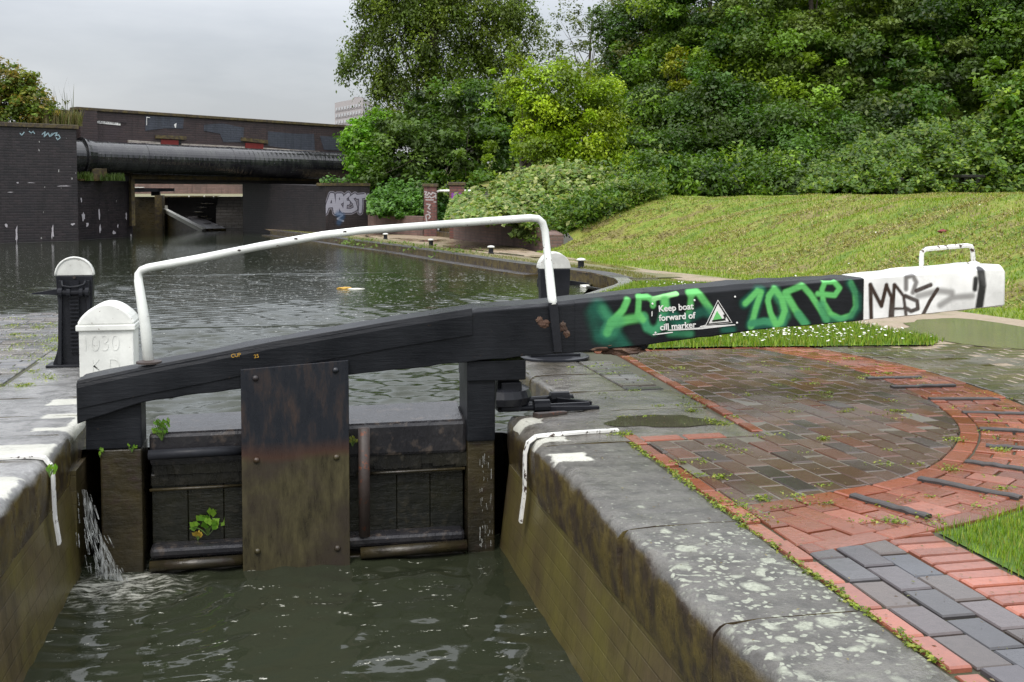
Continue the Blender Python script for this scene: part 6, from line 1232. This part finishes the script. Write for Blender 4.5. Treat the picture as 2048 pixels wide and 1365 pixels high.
sprig(gy(416, 1072, 6.07), .11, 16, .042, BG, 'broad leaved plant growing on the gate planks above the water', 3, lean=.8, asp=.38); sprig(gy(264, 905, 5.975), .04, 8, .016, BG, 'tiny weed beside the left end of the iron tube', 4); sprig(gy(200, 915, 5.97), .04, 5, .02, BG, 'single curled green leaf on the left gate post', 5); sprig(gy(100, 955, 5.0), .04, 9, .022, BG, 'tiny weed in the mossy joint of the left lock wall', 6)
sprig(gy(396, 1082, 6.06), .03, 5, .03, [(.45, .32, .05)], 'small yellow leaf lying beside the broad leaved plant', 7, cat='leaf', name='yellow_leaf')
# plants along the towpath ledge
V = []; rgq = np.random.default_rng(33); pts = []
for (x, y) in ((720, 487), (735, 488), (752, 490), (786, 493), (820, 497), (835, 500), (850, 502), (900, 510), (940, 512), (700, 485), (880, 507)): c = gz(x, y+4, -.1); n = 90; pts.append(np.array(c) + rgq.normal(0, 1, (n, 3))*[.16, .35, .06] + [0, 0, .06])
P = np.concatenate(pts); Vv, Fq = leafquads(P, .07, rgq, .3); o = npmesh('ledge_weeds', Vv, Fq, M['leaf'], np.repeat(palette(len(P), [(.12, .19, .03), (.09, .15, .02)], rgq), 4, 0)); tag(o, 'scattered weeds rooted in the ledge of the canal edge', 'weeds', kind='stuff')
# ------------------------------------------------------------------ grass blades, tufts, daisies, moss
def inpoly(x, y, poly):
    c = np.zeros(len(x), bool); n = len(poly)
    for i in range(n):
        x0, y0 = poly[i]; x1, y1 = poly[(i+1) % n]
        if y0 == y1: continue
        k = ((y0 > y) != (y1 > y)) & (x < (x1-x0)*(y-y0)/(y1-y0) + x0); c ^= k
    return c
def blades(name, X, Y, Zb, h, w_, cols, label, cat, seed, lean=.6, v=.3):
    rg_ = np.random.default_rng(seed); n = len(X); hh = h*rg_.uniform(.5, 1.3, n); a = rg_.uniform(0, 6.28, n); ln = hh*rg_.uniform(.1, lean, n); d = np.stack([np.cos(a), np.sin(a)], 1); s_ = np.stack([-np.sin(a), np.cos(a)], 1)*w_
    B = np.stack([X, Y, Zb], 1); z = np.zeros((n, 1)); S3 = np.concatenate([s_, z], 1); D3_ = np.concatenate([d, z], 1); UPv = np.array([[0, 0, 1.0]])
    T = B + D3_*ln[:, None] + UPv*hh[:, None]; Mi = B + D3_*(ln*.35)[:, None] + UPv*(hh*.6)[:, None]
    V = np.stack([B - S3, B + S3, Mi + S3*.8, T, Mi - S3*.8], 1).reshape(-1, 3); k = np.arange(n)*5; Fq = np.concatenate([np.stack([k, k+1, k+2, k+4], 1), np.stack([k+4, k+2, k+3, k+3], 1)])
    Fq1 = np.stack([k, k+1, k+2, k+4], 1); 
    V = np.stack([B - S3, B + S3, T + S3*.15, T - S3*.15], 1).reshape(-1, 3) if h < .05 else np.stack([B - S3, B + S3, T + S3*.12, T - S3*.12], 1).reshape(-1, 3)
    Fq = np.arange(n*4).reshape(n, 4); C = np.repeat(palette(n, cols, rg_, v), 4, 0); o = npmesh(name, V, Fq, M['blade'], C); return tag(o, label, cat, kind='stuff')
rg_ = np.random.default_rng(200)
LG = [(.11, .20, .012), (.15, .26, .015), (.20, .30, .02), (.08, .15, .012), (.25, .27, .05)]
X = rg_.uniform(2.2, 4.6, 60000); Y = rg_.uniform(2.2, 4.9, 60000); k = inpoly(X + rg_.normal(0, .022, len(X)), Y + rg_.normal(0, .022, len(X)), CORNER) & ((X-2.2)*.9 < Y*.62 + .2); X, Y = X[k], Y[k]
blades('corner_grass', X, Y, np.zeros(len(X)), .03, .0022, LG, 'short bright grass in the corner beside the red brick arc', 'grass', 201)
X = rg_.uniform(2, 6, 120000); Y = rg_.uniform(8.1, 15, 120000); k = inpoly(X + rg_.normal(0, .03, len(X)), Y + rg_.normal(0, .04, len(X)), LAWN); X, Y = X[k], Y[k]
blades('lawn_grass', X, Y, np.full(len(X), .01), .042, .005, LG, 'lush grass patch between the balance beam and the puddled path', 'grass', 202)
X = rg_.uniform(5, 20, 260000); Y = rg_.uniform(7, 30, 260000)
zz = np.array([gh(a, b) for a, b in zip(X, Y)]); fx = np.interp(Y, [p[1] for p in FOOT], [p[0] for p in FOOT]); k = (X > fx + .02) & ((Y < 23.5) | (X > 6.2)) & (Y + X*.35 < 28.5); pat = np.sin(X*.7 + Y*2.1 + 1.2*np.sin(X*.6)) + np.sin(X*.4 - Y*3.3+1 + np.sin(X*1.1)) + .8*np.sin(X*2.1+Y*5.2 + 2*np.sin(X*.9))
dry = k & (pat + rg_.normal(0, .9, len(X)) > .1) & (X - fx > .5); gre = k & ~dry
blades('mound_grass', X[gre], Y[gre], zz[gre], .045, .007, [(.13, .22, .014), (.19, .27, .02), (.24, .31, .03)], 'green mown grass of the slope', 'grass', 203, lean=1.2)
blades('grass_cuttings', X[dry], Y[dry], zz[dry] + .01, .03, .011, [(.33, .29, .10), (.24, .23, .06), (.38, .33, .14), (.18, .2, .04), (.13, .10, .04)], 'dry cut grass lying in rows on the slope', 'grass cuttings', 204, lean=3.5)
# verge tufts
P = []; 
for (x, y) in [(a, b) for a, b in zip(rg_.uniform(0, 1, 6000), rg_.uniform(0, 1, 6000))]:
    s_ = x*(len(VERGE)/2-1.001); i = int(s_); a = VERGE[i]; b = VERGE[min(i+1, len(VERGE)//2-1)]; P.append((a[0]+(b[0]-a[0])*(s_-i) + y*.35, a[1]+(b[1]-a[1])*(s_-i)))
P = np.array(P); blades('verge_grass', P[:, 0], P[:, 1], np.zeros(len(P)), .03, .006, [(.15, .16, .03), (.12, .15, .03), (.2, .17, .06)], 'sparse yellowish grass along the towpath edge', 'grass', 205)
# daisies
def daisies(name, X, Y, Zb, r, label, seed):
    rg2 = np.random.default_rng(seed); n = len(X); V = []; Fq = []
    for i in range(n):
        k0 = len(V); rr = r*rg2.uniform(.7, 1.3); tx, ty = rg2.normal(0, .3, 2)
        for j in range(6): a = 6.283*j/6; V.append((X[i]+rr*math.cos(a), Y[i]+rr*math.sin(a), Zb[i] + rr*(tx*math.cos(a)+ty*math.sin(a))))
        Fq.append([k0+j for j in range(6)])
    o = npmesh(name, np.array(V), np.array(Fq), M['foam']); return tag(o, label, 'daisies', kind='stuff')
R5 = np.random.default_rng(8); X = np.concatenate([R5.normal(4.35, .5, 420), R5.normal(3.6, .35, 120), R5.normal(5.0, .25, 50)]); Y = np.concatenate([R5.normal(9.0, .33, 420), R5.normal(9.3, .3, 120), R5.normal(13.9, .2, 50)]); k = inpoly(X, Y, LAWN); X, Y = X[k], Y[k]
daisies('daisies', X, Y, R5.uniform(.04, .065, len(X)), .010, 'white daisies scattered in the lush grass behind the beam', 1)
X = np.concatenate([R5.uniform(6.5, 14, 40), R5.normal(7.2, .5, 26)]); Y = np.concatenate([R5.uniform(9, 22, 40), R5.normal(13.5, 1, 26)]); k = X > np.interp(Y, [p[1] for p in FOOT], [p[0] for p in FOOT]) + .1; X, Y = X[k], Y[k]
daisies('daisies', X, Y, np.array([gh(a, b) for a, b in zip(X, Y)]) + .05, .013, 'sparse white daisies and clover on the mown slope', 2)
# moss and weeds in the paving joints
def moss(pts, sp, n, label, seed, hh=.02):
    rg2 = np.random.default_rng(seed); Ps = []
    for x, y in pts:
        k = max(4, int(n*rg2.uniform(.3, 1.6))); s_ = rg2.uniform(.5, 1.3); q = rg2.normal(0, 1, (k, 3)); Ps.append(np.stack([x + q[:, 0]*sp[0]*s_, y + q[:, 1]*sp[1]*s_, np.abs(q[:, 2])*hh*.22 + .001], 1))
    P = np.concatenate(Ps); V, Fq = leafquads(P, .013, rg2, 1.6, aspect=.6); o = npmesh('joint_moss', V, Fq, M['leaf'], np.repeat(palette(len(P), [(.20, .27, .02), (.14, .20, .015), (.28, .30, .05), (.10, .14, .02)], rg2), 4, 0)); tag(o, label, 'moss', kind='stuff')
line = [(1.618 + R5.normal(0, .006), y) for y in np.arange(2.3, 5.25, .045) if R5.random() < .72]; moss(line, (.009, .02), 26, 'moss and small weeds in the joint beside the coping', 300)
rnd = [(R5.uniform(1.7, 4.3), R5.uniform(3.6, 8.2)) for _ in range(110)]; moss(rnd, (.035, .02), 22, 'small weeds dotted across the brick paving', 301, .015)
hot = [tuple(gz(1200 + a/2.415, 690 + b/2.415)[:2]) for a, b in ((90, 430), (130, 435), (440, 320), (450, 255), (540, 370), (590, 385), (780, 745), (620, 760), (690, 790), (720, 840), (440, 630), (370, 570), (580, 640), (1720, 460), (1940, 510), (1600, 845), (1700, 600), (1830, 790), (1420, 855), (1390, 140), (1210, 70), (1550, 165), (1080, 455), (680, 510), (960, 740))]; moss(hot, (.03, .03), 60, 'larger weed tufts in the joints of the brick paving', 302, .028)
lh = [tuple(gz(a, b)[:2]) for a, b in ((45, 671), (100, 648), (70, 672), (20, 700), (80, 690), (60, 710), (110, 700), (115, 715), (100, 730), (50, 770), (30, 742), (90, 752), (105, 672), (75, 655), (40, 690))]; lh += [(R5.uniform(-2.6, -1.5), R5.uniform(7.4, 12)) for _ in range(60)]; moss(lh, (.05, .07), 55, 'moss tufts between the stone setts of the left lockside', 303, .02)
# ragged cracks across the right coping

P = hit(1886, 467)
if P is not None: o = lump(P + Vector((0, 0, .03)), (.07, .04, .03), 'litter_scrap', M['reddoor'], None, 14, 2); tag(o, 'small red scrap lying on the mown slope above the grab handle', 'litter')

# small debris lying on the wet paving
R6 = np.random.default_rng(41); n = 1500; X = R6.uniform(1.2, 5.2, n); Y = R6.uniform(2.2, 8.3, n); P = np.stack([X, Y, np.full(n, .0065)], 1); V, Fq = leafquads(P, .011, R6, 6.0, aspect=.5)
o = npmesh('leaf_debris', V, Fq, M['leaf'], np.repeat(palette(n, [(.16, .12, .05), (.10, .06, .03), (.22, .19, .10), (.12, .13, .04)], R6), 4, 0)); tag(o, 'tiny fallen leaves and grit lying over the wet paving', 'leaf litter', kind='stuff')
